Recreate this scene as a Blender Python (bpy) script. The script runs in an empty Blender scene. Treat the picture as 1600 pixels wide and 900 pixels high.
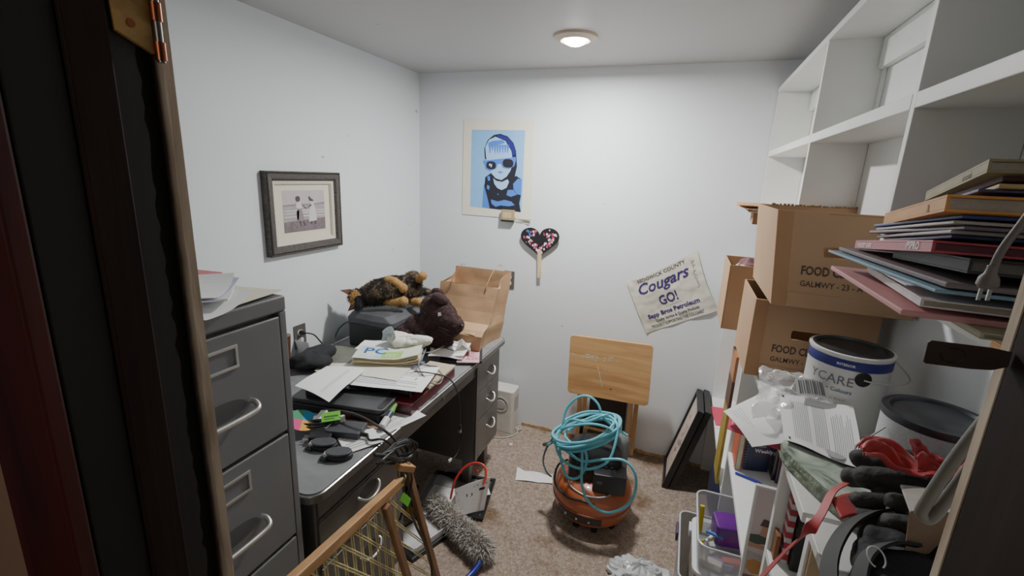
import bpy, bmesh, math, random
from mathutils import Vector, Matrix, Euler, noise
random.seed(7)
SC = bpy.context.scene
COL = SC.collection
PI = math.pi

# ------------------------------------------------------------------ helpers
def V(*a): return Vector(a)
MATS = {}
def nt(name):
    m = bpy.data.materials.new(name); m.use_nodes = True
    t = m.node_tree; b = t.nodes['Principled BSDF']
    return m, t, b
def hexc(h):
    h = h.lstrip('#'); c = [int(h[i:i+2], 16)/255 for i in (0, 2, 4)]
    return tuple((x/12.92 if x <= .04045 else ((x+.055)/1.055)**2.4) for x in c) + (1,)
def mat(name, col, rough=.6, metal=0, var=.0, scale=20, bump=0, bscale=60, alpha=1, trans=0, emit=None, sheen=0, spec=.5, stretch=None, coat=0, wear=None):
    """procedural principled material: noise-varied colour, noise bump"""
    if name in MATS: return MATS[name]
    m, t, b = nt(name)
    c = hexc(col) if isinstance(col, str) else col
    b.inputs['Base Color'].default_value = c
    b.inputs['Roughness'].default_value = rough
    b.inputs['Metallic'].default_value = metal
    b.inputs['Specular IOR Level'].default_value = spec
    b.inputs['Coat Weight'].default_value = coat
    if sheen: b.inputs['Sheen Weight'].default_value = sheen
    if alpha < 1: b.inputs['Alpha'].default_value = alpha
    if trans: b.inputs['Transmission Weight'].default_value = trans
    if emit:
        b.inputs['Emission Color'].default_value = hexc(emit[0]); b.inputs['Emission Strength'].default_value = emit[1]
    tc = t.nodes.new('ShaderNodeTexCoord'); mp = t.nodes.new('ShaderNodeMapping')
    t.links.new(tc.outputs['Object'], mp.inputs[0])
    if stretch: mp.inputs['Scale'].default_value = stretch
    if var:
        n = t.nodes.new('ShaderNodeTexNoise'); n.inputs['Scale'].default_value = scale; n.inputs['Detail'].default_value = 6
        t.links.new(mp.outputs[0], n.inputs['Vector'])
        r = t.nodes.new('ShaderNodeValToRGB')
        r.color_ramp.elements[0].position = .3; r.color_ramp.elements[1].position = .7
        r.color_ramp.elements[0].color = tuple(x*(1-var) for x in c[:3]) + (1,)
        r.color_ramp.elements[1].color = tuple(min(1, x*(1+var)) for x in c[:3]) + (1,)
        t.links.new(n.outputs['Fac'], r.inputs[0]); out = r.outputs[0]
        if wear:
            n2 = t.nodes.new('ShaderNodeTexNoise'); n2.inputs['Scale'].default_value = wear[1]; n2.inputs['Detail'].default_value = 8
            t.links.new(tc.outputs['Object'], n2.inputs['Vector'])
            r2 = t.nodes.new('ShaderNodeValToRGB')
            r2.color_ramp.elements[0].position = wear[2]; r2.color_ramp.elements[1].position = wear[2] + wear[3]
            t.links.new(n2.outputs['Fac'], r2.inputs[0])
            mx = t.nodes.new('ShaderNodeMix'); mx.data_type = 'RGBA'
            t.links.new(r2.outputs[0], mx.inputs[0]); t.links.new(out, mx.inputs[6]); mx.inputs[7].default_value = hexc(wear[0])
            out = mx.outputs[2]
        t.links.new(out, b.inputs['Base Color'])
    if bump:
        n = t.nodes.new('ShaderNodeTexNoise'); n.inputs['Scale'].default_value = bscale; n.inputs['Detail'].default_value = 5
        t.links.new(mp.outputs[0], n.inputs['Vector'])
        bp = t.nodes.new('ShaderNodeBump'); bp.inputs['Strength'].default_value = bump; bp.inputs['Distance'].default_value = .01
        t.links.new(n.outputs['Fac'], bp.inputs['Height']); t.links.new(bp.outputs[0], b.inputs['Normal'])
    MATS[name] = m
    return m

WM = {}     # world matrix of every thing / part we make
def put(o, parent=None):
    COL.objects.link(o)
    if parent is not None: o.parent = parent
def tag(o, label=None, cat=None, group=None, kind=None):
    if label: o['label'] = label
    if cat: o['category'] = cat
    if group: o['group'] = group
    if kind: o['kind'] = kind
    return o
def thing(name, label, cat, loc=(0, 0, 0), rot=(0, 0, 0), group=None, rmat=None):
    o = bpy.data.objects.new(name, None); COL.objects.link(o)
    o.empty_display_size = .05
    M = Matrix.Translation(loc) @ (rmat.to_4x4() if rmat else Euler(rot).to_matrix().to_4x4())
    o.matrix_world = M; WM[o.name] = M
    return tag(o, label, cat, group)
def frame(o, u, v):
    """matrix with local x along u, y along v (re-orthogonalised), z = normal"""
    o, u, v = Vector(o), Vector(u).normalized(), Vector(v)
    n = u.cross(v).normalized(); v = n.cross(u)
    return Matrix(((u.x, v.x, n.x, o.x), (u.y, v.y, n.y, o.y), (u.z, v.z, n.z, o.z), (0, 0, 0, 1)))

class M:
    """mesh collector; shapes get the current matrix X and material slot"""
    def __init__(s, X=None): s.v = []; s.f = []; s.m = []; s.X = X or Matrix.Identity(4)
    def add(s, vs, fs, mi=0, X=None):
        X = s.X if X is None else s.X @ X
        b = len(s.v); s.v += [X @ Vector(p) for p in vs]
        s.f += [tuple(b+i for i in f) for f in fs]; s.m += [mi]*len(fs)
        return s
    def box(s, x0, x1, y0, y1, z0, z1, mi=0, X=None):
        vs = [(x, y, z) for z in (z0, z1) for y in (y0, y1) for x in (x0, x1)]
        return s.add(vs, [(0, 2, 3, 1), (4, 5, 7, 6), (0, 1, 5, 4), (2, 6, 7, 3), (0, 4, 6, 2), (1, 3, 7, 5)], mi, X)
    def rbox(s, x0, x1, y0, y1, z0, z1, r=.01, mi=0, X=None, n=4):
        """box with vertical edges rounded"""
        pts = []
        for cx, cy, a0 in ((x1-r, y1-r, 0), (x0+r, y1-r, PI/2), (x0+r, y0+r, PI), (x1-r, y0+r, 1.5*PI)):
            for i in range(n+1):
                a = a0 + i/n*PI/2; pts.append((cx+r*math.cos(a), cy+r*math.sin(a)))
        return s.prism(pts, z0, z1, mi, X)
    def prism(s, pts, z0, z1, mi=0, X=None):
        n = len(pts)
        vs = [(x, y, z0) for x, y in pts] + [(x, y, z1) for x, y in pts]
        fs = [tuple(reversed(range(n))), tuple(range(n, 2*n))] + [(i, (i+1) % n, n+(i+1) % n, n+i) for i in range(n)]
        return s.add(vs, fs, mi, X)
    def poly(s, pts, z=0, mi=0, X=None):
        return s.add([(x, y, z) for x, y in pts], [tuple(range(len(pts)))], mi, X)
    def lathe(s, prof, n=32, mi=0, X=None, caps=True):
        vs = []; fs = []
        for r, z in prof:
            for i in range(n):
                a = 2*PI*i/n; vs.append((r*math.cos(a), r*math.sin(a), z))
        for k in range(len(prof)-1):
            for i in range(n):
                j = (i+1) % n; fs.append((k*n+i, k*n+j, (k+1)*n+j, (k+1)*n+i))
        if caps:
            fs.append(tuple(reversed(range(n)))); fs.append(tuple((len(prof)-1)*n+i for i in range(n)))
        return s.add(vs, fs, mi, X)
    def cyl(s, p0, p1, r0, r1=None, n=16, mi=0):
        return s.tube([p0, p1], r0, n=n, mi=mi, r1=r1, smooth=False)
    def tube(s, pts, r, n=8, mi=0, smooth=True, r1=None, closed=False, sub=6, flat=1.0):
        P = [Vector(p) for p in pts]
        if smooth and len(P) > 2: P = crom(P, sub, closed)
        L = len(P); rs = [r]*L if r1 is None else [r+(r1-r)*i/(L-1) for i in range(L)]
        if callable(r): rs = [r(i/(L-1)) for i in range(L)]
        vs = []; fs = []
        up = None
        for i, p in enumerate(P):
            if closed: t = P[(i+1) % L]-P[i-1]
            else: t = P[min(i+1, L-1)]-P[max(i-1, 0)]
            t = t.normalized() if t.length > 1e-9 else Vector((0, 0, 1))
            if up is None: up = Vector((0, 0, 1)) if abs(t.z) < .9 else Vector((1, 0, 0))
            a = (up - t*up.dot(t)); a = a.normalized() if a.length > 1e-6 else t.orthogonal().normalized()
            b = t.cross(a); up = a
            for k in range(n):
                q = 2*PI*k/n; vs.append(p + (a*math.cos(q)*flat + b*math.sin(q))*rs[i])
        for i in range(L-1 if not closed else L):
            i2 = (i+1) % L
            for k in range(n):
                k2 = (k+1) % n; fs.append((i*n+k, i*n+k2, i2*n+k2, i2*n+k))
        if not closed: fs += [tuple(reversed(range(n))), tuple((L-1)*n+k for k in range(n))]
        return s.add(vs, fs, mi)
    def ribbon(s, pts, w0, side=(0, 0, 1), th=.0015, mi=0, sub=8, twist=None):
        P = crom([Vector(p) for p in pts], sub, False); L = len(P); vs = []; fs = []
        for i, p in enumerate(P):
            w = w0(i/(L-1)) if callable(w0) else w0
            t = (P[min(i+1, L-1)]-P[max(i-1, 0)]).normalized(); sd = Vector(side(i/(L-1)) if callable(side) else side)
            sd = (sd - t*sd.dot(t)).normalized(); n_ = t.cross(sd)
            for a, b in ((-1, -1), (1, -1), (1, 1), (-1, 1)): vs.append(p + sd*a*w/2 + n_*b*th/2)
        for i in range(L-1):
            for k in range(4):
                k2 = (k+1) % 4; fs.append((i*4+k, i*4+k2, i*4+4+k2, i*4+4+k))
        fs += [(3, 2, 1, 0), tuple((L-1)*4+k for k in range(4))]
        return s.add(vs, fs, mi)
    def sheet(s, fn, nu=12, nv=12, th=.0004, mi=0):
        """thin sheet, fn(u,v)->point, given real thickness"""
        g = [[Vector(fn(i/nu, j/nv)) for i in range(nu+1)] for j in range(nv+1)]
        vs = []; 
        for sgn in (0, 1):
            for j in range(nv+1):
                for i in range(nu+1):
                    du = g[j][min(i+1, nu)]-g[j][max(i-1, 0)]; dv = g[min(j+1, nv)][i]-g[max(j-1, 0)][i]
                    n_ = du.cross(dv); n_ = n_.normalized() if n_.length > 1e-12 else Vector((0, 0, 1))
                    vs.append(g[j][i] - n_*(th*(1-sgn)))
        N = (nu+1)*(nv+1); fs = []
        for j in range(nv):
            for i in range(nu):
                a = j*(nu+1)+i; q = (a, a+1, a+nu+2, a+nu+1)
                fs.append(tuple(reversed(q))); fs.append(tuple(N+x for x in q))
        rim = [i for i in range(nu+1)] + [(j*(nu+1)+nu) for j in range(1, nv+1)] + [nv*(nu+1)+i for i in range(nu-1, -1, -1)] + [j*(nu+1) for j in range(nv-1, 0, -1)]
        for k in range(len(rim)):
            a, b = rim[k], rim[(k+1) % len(rim)]; fs.append((a, b, N+b, N+a))
        return s.add(vs, fs, mi)
    def ell(s, c, r, R=None, mi=0, n=16):
        vs = []; fs = []; k = n//2
        R = R or Matrix.Identity(3)
        vs.append(V(0, 0, 1)); 
        for j in range(1, k):
            for i in range(n):
                a, b = 2*PI*i/n, PI*j/k; vs.append(V(math.sin(b)*math.cos(a), math.sin(b)*math.sin(a), math.cos(b)))
        vs.append(V(0, 0, -1)); N = len(vs)-1
        for i in range(n): fs.append((0, 1+i, 1+(i+1) % n))
        for j in range(k-2):
            for i in range(n):
                a = 1+j*n+i; b = 1+j*n+(i+1) % n; fs.append((a, a+n, b+n, b))
        for i in range(n): fs.append((N, 1+(k-2)*n+(i+1) % n, 1+(k-2)*n+i))
        r = (r, r, r) if isinstance(r, (int, float)) else r
        return s.add([Vector(c) + R @ V(p.x*r[0], p.y*r[1], p.z*r[2]) for p in vs], fs, mi)
    def text(s, txt, size, X, mi=0, bold=0, shear=0, align='LEFT', fn=None, th=.0003, wid=None, space=1):
        """lettering, local xy plane of X; wid squeezes the line to a width"""
        cu = bpy.data.curves.new('tmp', 'FONT'); cu.body = txt; cu.size = size; cu.align_x = align
        cu.offset = bold; cu.shear = shear; cu.resolution_u = 2; cu.space_character = space; cu.extrude = 0
        ob = bpy.data.objects.new('tmp', cu); COL.objects.link(ob)
        dg = bpy.context.evaluated_depsgraph_get(); dg.update()
        me = bpy.data.meshes.new_from_object(ob.evaluated_get(dg))
        vs = [v.co.copy() for v in me.vertices]; fs = [tuple(p.vertices) for p in me.polygons]
        bpy.data.objects.remove(ob); bpy.data.curves.remove(cu); bpy.data.meshes.remove(me)
        if not vs: return s
        if wid:
            x0 = min(v.x for v in vs); x1 = max(v.x for v in vs); k = wid/(x1-x0)
            for v in vs: v.x = (v.x-x0)*k if align == 'LEFT' else v.x*k
        if fn: vs = [Vector(fn(v.x, v.y)) for v in vs]; X = Matrix.Identity(4)
        return s.add(vs, fs, mi, X)
    def build(s, name, mats, parent=None, smooth=False, bevel=0, bseg=2, sub=0, origin=None, ang=40, clean=False):
        mats = mats if isinstance(mats, (list, tuple)) else [mats]
        if parent is not None: W = WM[parent.name]
        else:
            if origin is None:
                xs = [p.x for p in s.v]; ys = [p.y for p in s.v]; zs = [p.z for p in s.v]
                origin = ((min(xs)+max(xs))/2, (min(ys)+max(ys))/2, min(zs))
            W = Matrix.Translation(origin)
        I = W.inverted()
        me = bpy.data.meshes.new(name); me.from_pydata([I @ p for p in s.v], [], s.f)
        for i, k in enumerate(s.m): me.polygons[i].material_index = k
        for m_ in mats: me.materials.append(m_)
        bm = bmesh.new(); bm.from_mesh(me)
        if clean: bmesh.ops.remove_doubles(bm, verts=bm.verts, dist=1e-5)
        bmesh.ops.recalc_face_normals(bm, faces=bm.faces); bm.to_mesh(me); bm.free()
        o = bpy.data.objects.new(name, me)
        if parent is None: o.matrix_world = W
        put(o, parent); WM[o.name] = W
        if smooth:
            for p in me.polygons: p.use_smooth = True
            if ang:
                me.set_sharp_from_angle(angle=math.radians(ang))
        if bevel:
            b = o.modifiers.new('bevel', 'BEVEL'); b.width = bevel; b.segments = bseg; b.limit_method = 'ANGLE'; b.angle_limit = math.radians(50)
        if sub:
            b = o.modifiers.new('sub', 'SUBSURF'); b.levels = sub; b.render_levels = sub
        me.update()
        return o

def crom(P, sub=6, closed=False):
    out = []; n = len(P)
    rng = range(n) if closed else range(n-1)
    for i in rng:
        if closed: a, b, c, d = P[i-1], P[i], P[(i+1) % n], P[(i+2) % n]
        else: a, b, c, d = P[max(i-1, 0)], P[i], P[i+1], P[min(i+2, n-1)]
        for k in range(sub):
            t = k/sub
            out.append(.5*((2*b)+(c-a)*t+(2*a-5*b+4*c-d)*t*t+(3*b-a-3*c+d)*t**3))
    if not closed: out.append(P[-1].copy())
    return out

def remesh(m, voxel, smooth=4, disp=0, dscale=30):
    """union a pile of ellipsoids/tubes into one continuous skin, return new collector"""
    me = bpy.data.meshes.new('tmp'); me.from_pydata(m.v, [], m.f)
    ob = bpy.data.objects.new('tmp', me); COL.objects.link(ob)
    r = ob.modifiers.new('r', 'REMESH'); r.mode = 'VOXEL'; r.voxel_size = voxel
    if smooth:
        q = ob.modifiers.new('s', 'SMOOTH'); q.iterations = smooth; q.factor = .5
    dg = bpy.context.evaluated_depsgraph_get(); dg.update()
    e = bpy.data.meshes.new_from_object(ob.evaluated_get(dg))
    out = M()
    vs = [v.co.copy() for v in e.vertices]; ns = [v.normal.copy() for v in e.vertices]
    if disp: vs = [v + n*disp*noise.noise(v*dscale) for v, n in zip(vs, ns)]
    out.add(vs, [tuple(p.vertices) for p in e.polygons])
    bpy.data.objects.remove(ob); bpy.data.meshes.remove(me); bpy.data.meshes.remove(e)
    return out

def fur(m, src, n, L, w=.0012, lean=(0, 0, -.4), curl=.4, matfn=None, seed=1):
    """real tufts: n thin blades standing on the faces of src"""
    rnd = random.Random(seed)
    tris = []
    for f in src.f:
        for k in range(1, len(f)-1):
            a, b, c = src.v[f[0]], src.v[f[k]], src.v[f[k+1]]
            tris.append((a, b, c, (b-a).cross(c-a)))
    wts = [t[3].length for t in tris]
    for t in rnd.choices(tris, wts, k=n):
        a, b, c, nn = t; u, v = rnd.random(), rnd.random()
        if u+v > 1: u, v = 1-u, 1-v
        p = a+(b-a)*u+(c-a)*v; nn = nn.normalized()
        d = (nn + Vector(lean)*1.0 + V(rnd.uniform(-1, 1), rnd.uniform(-1, 1), rnd.uniform(-1, 1))*curl).normalized()
        s = d.orthogonal().normalized(); s = Matrix.Rotation(rnd.random()*6.28, 3, d) @ s
        l = L*rnd.uniform(.6, 1.25); bend = V(rnd.uniform(-1, 1), rnd.uniform(-1, 1), rnd.uniform(-1, 0))*l*.35
        mi = matfn(p) if matfn else 0
        q = p-nn*.001
        m.add([q-s*w, q+s*w, q+d*l*.55+s*w*.8+bend*.3, q+d*l*.55-s*w*.8+bend*.3, q+d*l+bend], [(0, 1, 2, 3), (3, 2, 4)], mi)
    return m

# ------------------------------------------------------------------ materials
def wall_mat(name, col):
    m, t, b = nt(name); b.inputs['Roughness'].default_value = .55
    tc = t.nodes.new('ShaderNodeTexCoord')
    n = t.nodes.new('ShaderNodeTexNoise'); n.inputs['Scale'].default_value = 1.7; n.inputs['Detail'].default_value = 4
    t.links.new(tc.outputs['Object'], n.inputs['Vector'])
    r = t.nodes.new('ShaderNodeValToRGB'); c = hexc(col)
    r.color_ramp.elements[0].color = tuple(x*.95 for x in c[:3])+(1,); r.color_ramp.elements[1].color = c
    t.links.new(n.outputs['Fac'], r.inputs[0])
    # few small dark scuffs
    n2 = t.nodes.new('ShaderNodeTexNoise'); n2.inputs['Scale'].default_value = 16; n2.inputs['Detail'].default_value = 2
    t.links.new(tc.outputs['Object'], n2.inputs['Vector'])
    r2 = t.nodes.new('ShaderNodeValToRGB'); r2.color_ramp.elements[0].position = .765; r2.color_ramp.elements[1].position = .79
    t.links.new(n2.outputs['Fac'], r2.inputs[0])
    mx = t.nodes.new('ShaderNodeMix'); mx.data_type = 'RGBA'
    t.links.new(r2.outputs[0], mx.inputs[0]); t.links.new(r.outputs[0], mx.inputs[6]); mx.inputs[7].default_value = tuple(x*.55 for x in c[:3])+(1,)
    t.links.new(mx.outputs[2], b.inputs['Base Color'])
    n3 = t.nodes.new('ShaderNodeTexNoise'); n3.inputs['Scale'].default_value = 140; n3.inputs['Detail'].default_value = 3
    t.links.new(tc.outputs['Object'], n3.inputs['Vector'])
    bp = t.nodes.new('ShaderNodeBump'); bp.inputs['Strength'].default_value = .12; bp.inputs['Distance'].default_value = .004
    t.links.new(n3.outputs['Fac'], bp.inputs['Height']); t.links.new(bp.outputs[0], b.inputs['Normal'])
    MATS[name] = m; return m
def carpet_mat():
    m, t, b = nt('carpet'); b.inputs['Roughness'].default_value = .95; b.inputs['Specular IOR Level'].default_value = .1
    tc = t.nodes.new('ShaderNodeTexCoord')
    def nz(s, d): 
        n = t.nodes.new('ShaderNodeTexNoise'); n.inputs['Scale'].default_value = s; n.inputs['Detail'].default_value = d
        t.links.new(tc.outputs['Object'], n.inputs['Vector']); return n
    def ramp(n, p0, c0, p1, c1):
        r = t.nodes.new('ShaderNodeValToRGB'); r.color_ramp.elements[0].position = p0; r.color_ramp.elements[1].position = p1
        r.color_ramp.elements[0].color = c0; r.color_ramp.elements[1].color = c1; t.links.new(n.outputs['Fac'], r.inputs[0]); return r
    def mixm(a, b_, f=1):
        x = t.nodes.new('ShaderNodeMix'); x.data_type = 'RGBA'; x.blend_type = 'MULTIPLY'; x.inputs[0].default_value = f
        t.links.new(a, x.inputs[6]); t.links.new(b_, x.inputs[7]); return x.outputs[2]
    fine = ramp(nz(210, 4), .30, hexc('#877566'), .68, hexc('#bfb0a4'))
    mid = ramp(nz(60, 3), .32, hexc('#d6d1ca'), .65, (1, 1, 1, 1))
    stain = ramp(nz(3.6, 4), .33, hexc('#bfb29f'), .45, (1, 1, 1, 1))
    c = mixm(mixm(fine.outputs[0], mid.outputs[0]), stain.outputs[0])
    t.links.new(c, b.inputs['Base Color'])
    bp = t.nodes.new('ShaderNodeBump'); bp.inputs['Strength'].default_value = .8; bp.inputs['Distance'].default_value = .006
    t.links.new(nz(230, 3).outputs['Fac'], bp.inputs['Height']); t.links.new(bp.outputs[0], b.inputs['Normal'])
    return m
def wood_mat(name, c0, c1, sc=(3, 30, 30), rough=.5, bumpv=.1, rings=6):
    m, t, b = nt(name); b.inputs['Roughness'].default_value = rough
    tc = t.nodes.new('ShaderNodeTexCoord'); mp = t.nodes.new('ShaderNodeMapping'); mp.inputs['Scale'].default_value = sc
    t.links.new(tc.outputs['Object'], mp.inputs[0])
    n = t.nodes.new('ShaderNodeTexNoise'); n.inputs['Scale'].default_value = 1; n.inputs['Detail'].default_value = rings; n.inputs['Distortion'].default_value = .8
    t.links.new(mp.outputs[0], n.inputs['Vector'])
    r = t.nodes.new('ShaderNodeValToRGB'); r.color_ramp.elements[0].position = .3; r.color_ramp.elements[1].position = .68
    r.color_ramp.elements[0].color = hexc(c0); r.color_ramp.elements[1].color = hexc(c1)
    t.links.new(n.outputs['Fac'], r.inputs[0]); t.links.new(r.outputs[0], b.inputs['Base Color'])
    bp = t.nodes.new('ShaderNodeBump'); bp.inputs['Strength'].default_value = bumpv; bp.inputs['Distance'].default_value = .004
    t.links.new(n.outputs['Fac'], bp.inputs['Height']); t.links.new(bp.outputs[0], b.inputs['Normal'])
    MATS[name] = m; return m
wallm = wall_mat('wall_paint', '#dfe4e7')
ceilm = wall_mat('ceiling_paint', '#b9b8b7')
shelfm = mat('shelf_paint', '#e4e5e2', .45, var=.03, scale=9, bump=.08, bscale=35)
carpet = carpet_mat()
steel = mat('grey_steel', '#717274', .38, .15, var=.05, scale=6, bump=.02, bscale=300, spec=.5)
desksteel = mat('desk_steel', '#615e5b', .36, .2, var=.08, scale=7, bump=.02, bscale=200)
desktop = mat('desk_vinyl', '#7b7d7f', .5, var=.14, scale=9, bump=.03, bscale=200, stretch=(1, 2.5, 1))
chrome = mat('chrome', '#d8d8d6', .22, 1)
alum = mat('brushed_metal', '#c9c9c4', .35, .9)
black = mat('black_plastic', '#17181a', .42, var=.1, scale=30)
blackr = mat('black_rubber', '#141414', .6)
dgrey = mat('dark_grey_plastic', '#3c3e42', .5, var=.15, scale=14)
paper = mat('white_paper', '#eceded', .7, var=.02, scale=8)
paper2 = mat('off_white_paper', '#ddd9cc', .75, var=.04, scale=8)
cream = mat('cream_folder', '#e3dfc9', .7, var=.03)
ink = mat('grey_ink', '#8b8f96', .8)
inkb = mat('black_ink', '#1d1b20', .8)
cardb = mat('cardboard', '#b18f6e', .8, var=.07, scale=5, bump=.05, bscale=90)
cardd = mat('cardboard_inside', '#8f6c4d', .85, var=.06, scale=6)
kraft = mat('kraft_paper', '#b2906c', .75, var=.025, scale=5, bump=.05, bscale=40)
trimdark = wood_mat('dark_stained_wood', '#0e0705', '#2c1a12', (25, 25, 2.2), .75, .2)
MATS['dark_stained_wood'].node_tree.nodes['Principled BSDF'].inputs['Specular IOR Level'].default_value = .25
trimred = wood_mat('red_stained_wood', '#2a0a09', '#521813', (18, 18, 2), .5, .15)
trimgrey = mat('dark_worn_wood', '#211d1a', .6, var=.35, scale=14, stretch=(3, 3, .3))
rawwood = wood_mat('raw_edge', '#a8927a', '#e6d6bf', (40, 40, 4), .8, .4)
# ------------------------------------------------------------------ camera
cam = bpy.data.cameras.new('camera'); co = bpy.data.objects.new('camera', cam); COL.objects.link(co); SC.camera = co
cam.sensor_width = 36; cam.lens = 16.274; cam.clip_start = .02
rx, ry, rz = V(.9346040, .1230137, -.3337410), V(.3531103, -.2080829, .9121484), V(.0427610, -.9703449, -.2379125)   # world axes seen by the lens
right = V(rx.x, ry.x, rz.x); up = -V(rx.y, ry.y, rz.y); back = -V(rx.z, ry.z, rz.z)
co.matrix_world = Matrix(((right.x, up.x, back.x, 0), (right.y, up.y, back.y, 0), (right.z, up.z, back.z, 1.62), (0, 0, 0, 1)))

# ------------------------------------------------------------------ room shell
XL, XR, YB, ZC, YF = -1.636, .555, 2.654, 2.195, .388
def struct(name, m, mats, **k):
    o = m.build(name, mats, **k); o['kind'] = 'structure'; return o
struct('floor', M().box(-2.6, 1.6, -1.6, YB+.02, -.06, 0), carpet)
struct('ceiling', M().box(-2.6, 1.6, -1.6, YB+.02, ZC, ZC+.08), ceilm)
struct('wall_back', M().box(XL-.1, XR+.1, YB, YB+.1, 0, ZC), wallm)
struct('wall_left', M().box(XL-.1, XL, YF-.13, YB, 0, ZC), wallm)
struct('wall_right', M().box(XR, XR+.1, YF-.13, YB, 0, ZC), wallm)
hallm = mat('hall_paint', '#a08068', .7, var=.05, scale=4)
struct('wall_front_left', M().box(XL, -.60, YF-.138, YF, 0, ZC), [wallm])
struct('wall_front_right', M().box(.25, XR, YF-.138, YF, 0, ZC), [wallm])
struct('wall_front_header', M().box(-.60, .25, YF-.138, YF, 2.06, ZC), [wallm])
struct('wall_hall_left', M().box(-2.6, -.60, YF-.150, YF-.138, 0, ZC), [hallm])
struct('wall_hall_right', M().box(.25, 1.6, YF-.150, YF-.138, 0, ZC), [hallm])
# strip of tan tack board along the foot of the back wall
tack = wood_mat('tack_strip', '#8a6a48', '#c2a27c', (30, 4, 30), .8)
m = M()
random.seed(3)
x = -.86
while x < XR-.01:
    w = random.uniform(.03, .09); h = .013+random.uniform(0, .010)
    m.box(x, min(x+w, XR), YB-.004-random.uniform(0, .003), YB, 0, h); x += w
struct('trim_1', m, tack)
# left door jamb: raw edge, dark gap, worn strip, stop, dark board and red casing
def ragged(x0, x1, y0, y1, z0, z1, amp, n=70, seed=1, top=False):
    """tall board whose edge is chipped and uneven"""
    r = random.Random(seed); m = M()
    sec = []
    for i in range(n+1):
        z = z0+(z1-z0)*i/n; d = r.uniform(-1, 1)*amp + noise.noise(V(0, seed, z*3))*amp*1.5
        sec.append([(x0, y0+d*.6, z), (x1, y0+d, z), (x1, y1+d*.2, z), (x0, y1, z)] if not top else [(x0, y0, z), (x1, y0, z), (x1, y1-abs(d)*1.6, z), (x0, y1-abs(d), z)])
    vs = [p for s_ in sec for p in s_]; fs = []
    for i in range(n):
        for k in range(4): fs.append((i*4+k, i*4+(k+1) % 4, i*4+4+(k+1) % 4, i*4+4+k))
    fs += [(0, 1, 2, 3), tuple(n*4+k for k in (3, 2, 1, 0))]
    return m.add(vs, fs)
struct('trim_2', ragged(-.60, -.555, .3765, YF, 0, 2.06, .0008, seed=2), rawwood)
struct('trim_3', ragged(-.60, -.568, .352, .374, 0, 2.06, .0015, seed=5), mat('gap_black', '#0b0908', .9))
struct('trim_4', ragged(-.60, -.556, .3275, .3545, 0, 2.06, .0026, seed=9, n=160, top=True), trimgrey)
struct('trim_5', M().box(-.60, -.550, .288, .3265, 0, 2.06), trimdark, bevel=.002)
struct('trim_6', M().box(-.60, -.556, .2405, .288, 0, 2.06), mat('green_black_board', '#120f0c', .6, var=.3, scale=10, stretch=(3, 3, .4)), bevel=.002)
struct('trim_7', M().box(-.665, -.555, .222, .2398, 0, 2.12), trimred, bevel=.003)
# head jamb
struct('trim_8', M().box(-.60, .25, .25, YF, 2.04, 2.06), trimdark)
# right door jamb with its chipped pale edge
struct('trim_9', ragged(.2062, .25, .3795, YF, 0, 2.04, .0009, seed=12), rawwood)
struct('trim_10', M().box(.2062, .25, .05, .378, 0, 2.04), trimdark, bevel=.002)
# hinge left on the jamb
h = bpy.data.objects['trim_4']
wp = wood_mat('pale_wood', '#8a6a32', '#c79f5a', (6, 30, 30), .5)
m = M(); m.add([(-.5545, .329, 1.80), (-.5545, .366, 1.80), (-.5545, .366, 1.728), (-.5545, .332, 1.742), (-.549, .329, 1.80), (-.549, .366, 1.80), (-.549, .366, 1.728), (-.549, .332, 1.742)],
      [(0, 1, 2, 3), (4, 7, 6, 5), (0, 4, 5, 1), (1, 5, 6, 2), (2, 6, 7, 3), (3, 7, 4, 0)])
m.build('wood_patch', wp, h)
cop = mat('copper', '#8c5236', .3, .9, var=.15, scale=40)
for z0, z1 in ((1.722, 1.740), (1.760, 1.778), (1.781, 1.81)):
    M().tube([(-.546, .3705, z0), (-.546, .3705, z1)], .0055, n=16, smooth=False).build('hinge_knuckle', cop, h, smooth=True)
M().tube([(-.546, .3705, 1.72), (-.546, .3705, 1.81)], .004, n=12, smooth=False).build('hinge_pin', mat('dull_steel', '#7a7672', .35, .9), h, smooth=True)
m = M(); m.tube([(-.549, .346, 1.752), (-.5482, .346, 1.752)], .004, n=12, smooth=False); m.build('hinge_screw', cop, h)

# ------------------------------------------------------------------ lights
def emis(name, col, s):
    return mat(name, col, .5, emit=(col, s))
L = thing('recessed_light', 'glowing round recessed ceiling light with a beige trim ring', 'light', (-.53, 2.09, 2.15))
T = Matrix.Translation((-.53, 2.09, 0))
M(T).lathe([(.058, 2.186), (.062, 2.176), (.092, 2.186), (.094, 2.1945), (.058, 2.1945)], 48, caps=False).build('trim_ring', mat('beige_trim', '#cbb9a2', .45), L, smooth=True)
M(T).lathe([(.0005, 2.157), (.025, 2.160), (.042, 2.168), (.052, 2.181), (.054, 2.1945)], 48, caps=False).build('bulb', emis('bulb_glow', '#fff8ee', 30), L, smooth=True)
def area(name, loc, size, energy, col, rot=(0, 0, 0), shape='DISK', sy=None):
    l = bpy.data.lights.new(name, 'AREA'); l.shape = shape; l.size = size; l.energy = energy; l.color = col
    if sy: l.size_y = sy
    o = bpy.data.objects.new(name, l); COL.objects.link(o); o.location = loc; o.rotation_euler = rot; return o
area('ceiling_lamp', (-.53, 2.09, 2.152), .11, 33, (1, .985, .965))
area('hall_fill', (-.15, -1.3, 1.9), .7, 4.2, (1, .92, .84), (1.22, 0, 0))  # added unseen fill behind the camera, lifts the jambs and right-hand shelves
w = bpy.data.worlds.new('world'); SC.world = w; w.use_nodes = True
w.node_tree.nodes['Background'].inputs[0].default_value = (.85, .92, 1, 1); w.node_tree.nodes['Background'].inputs[1].default_value = .02
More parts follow.
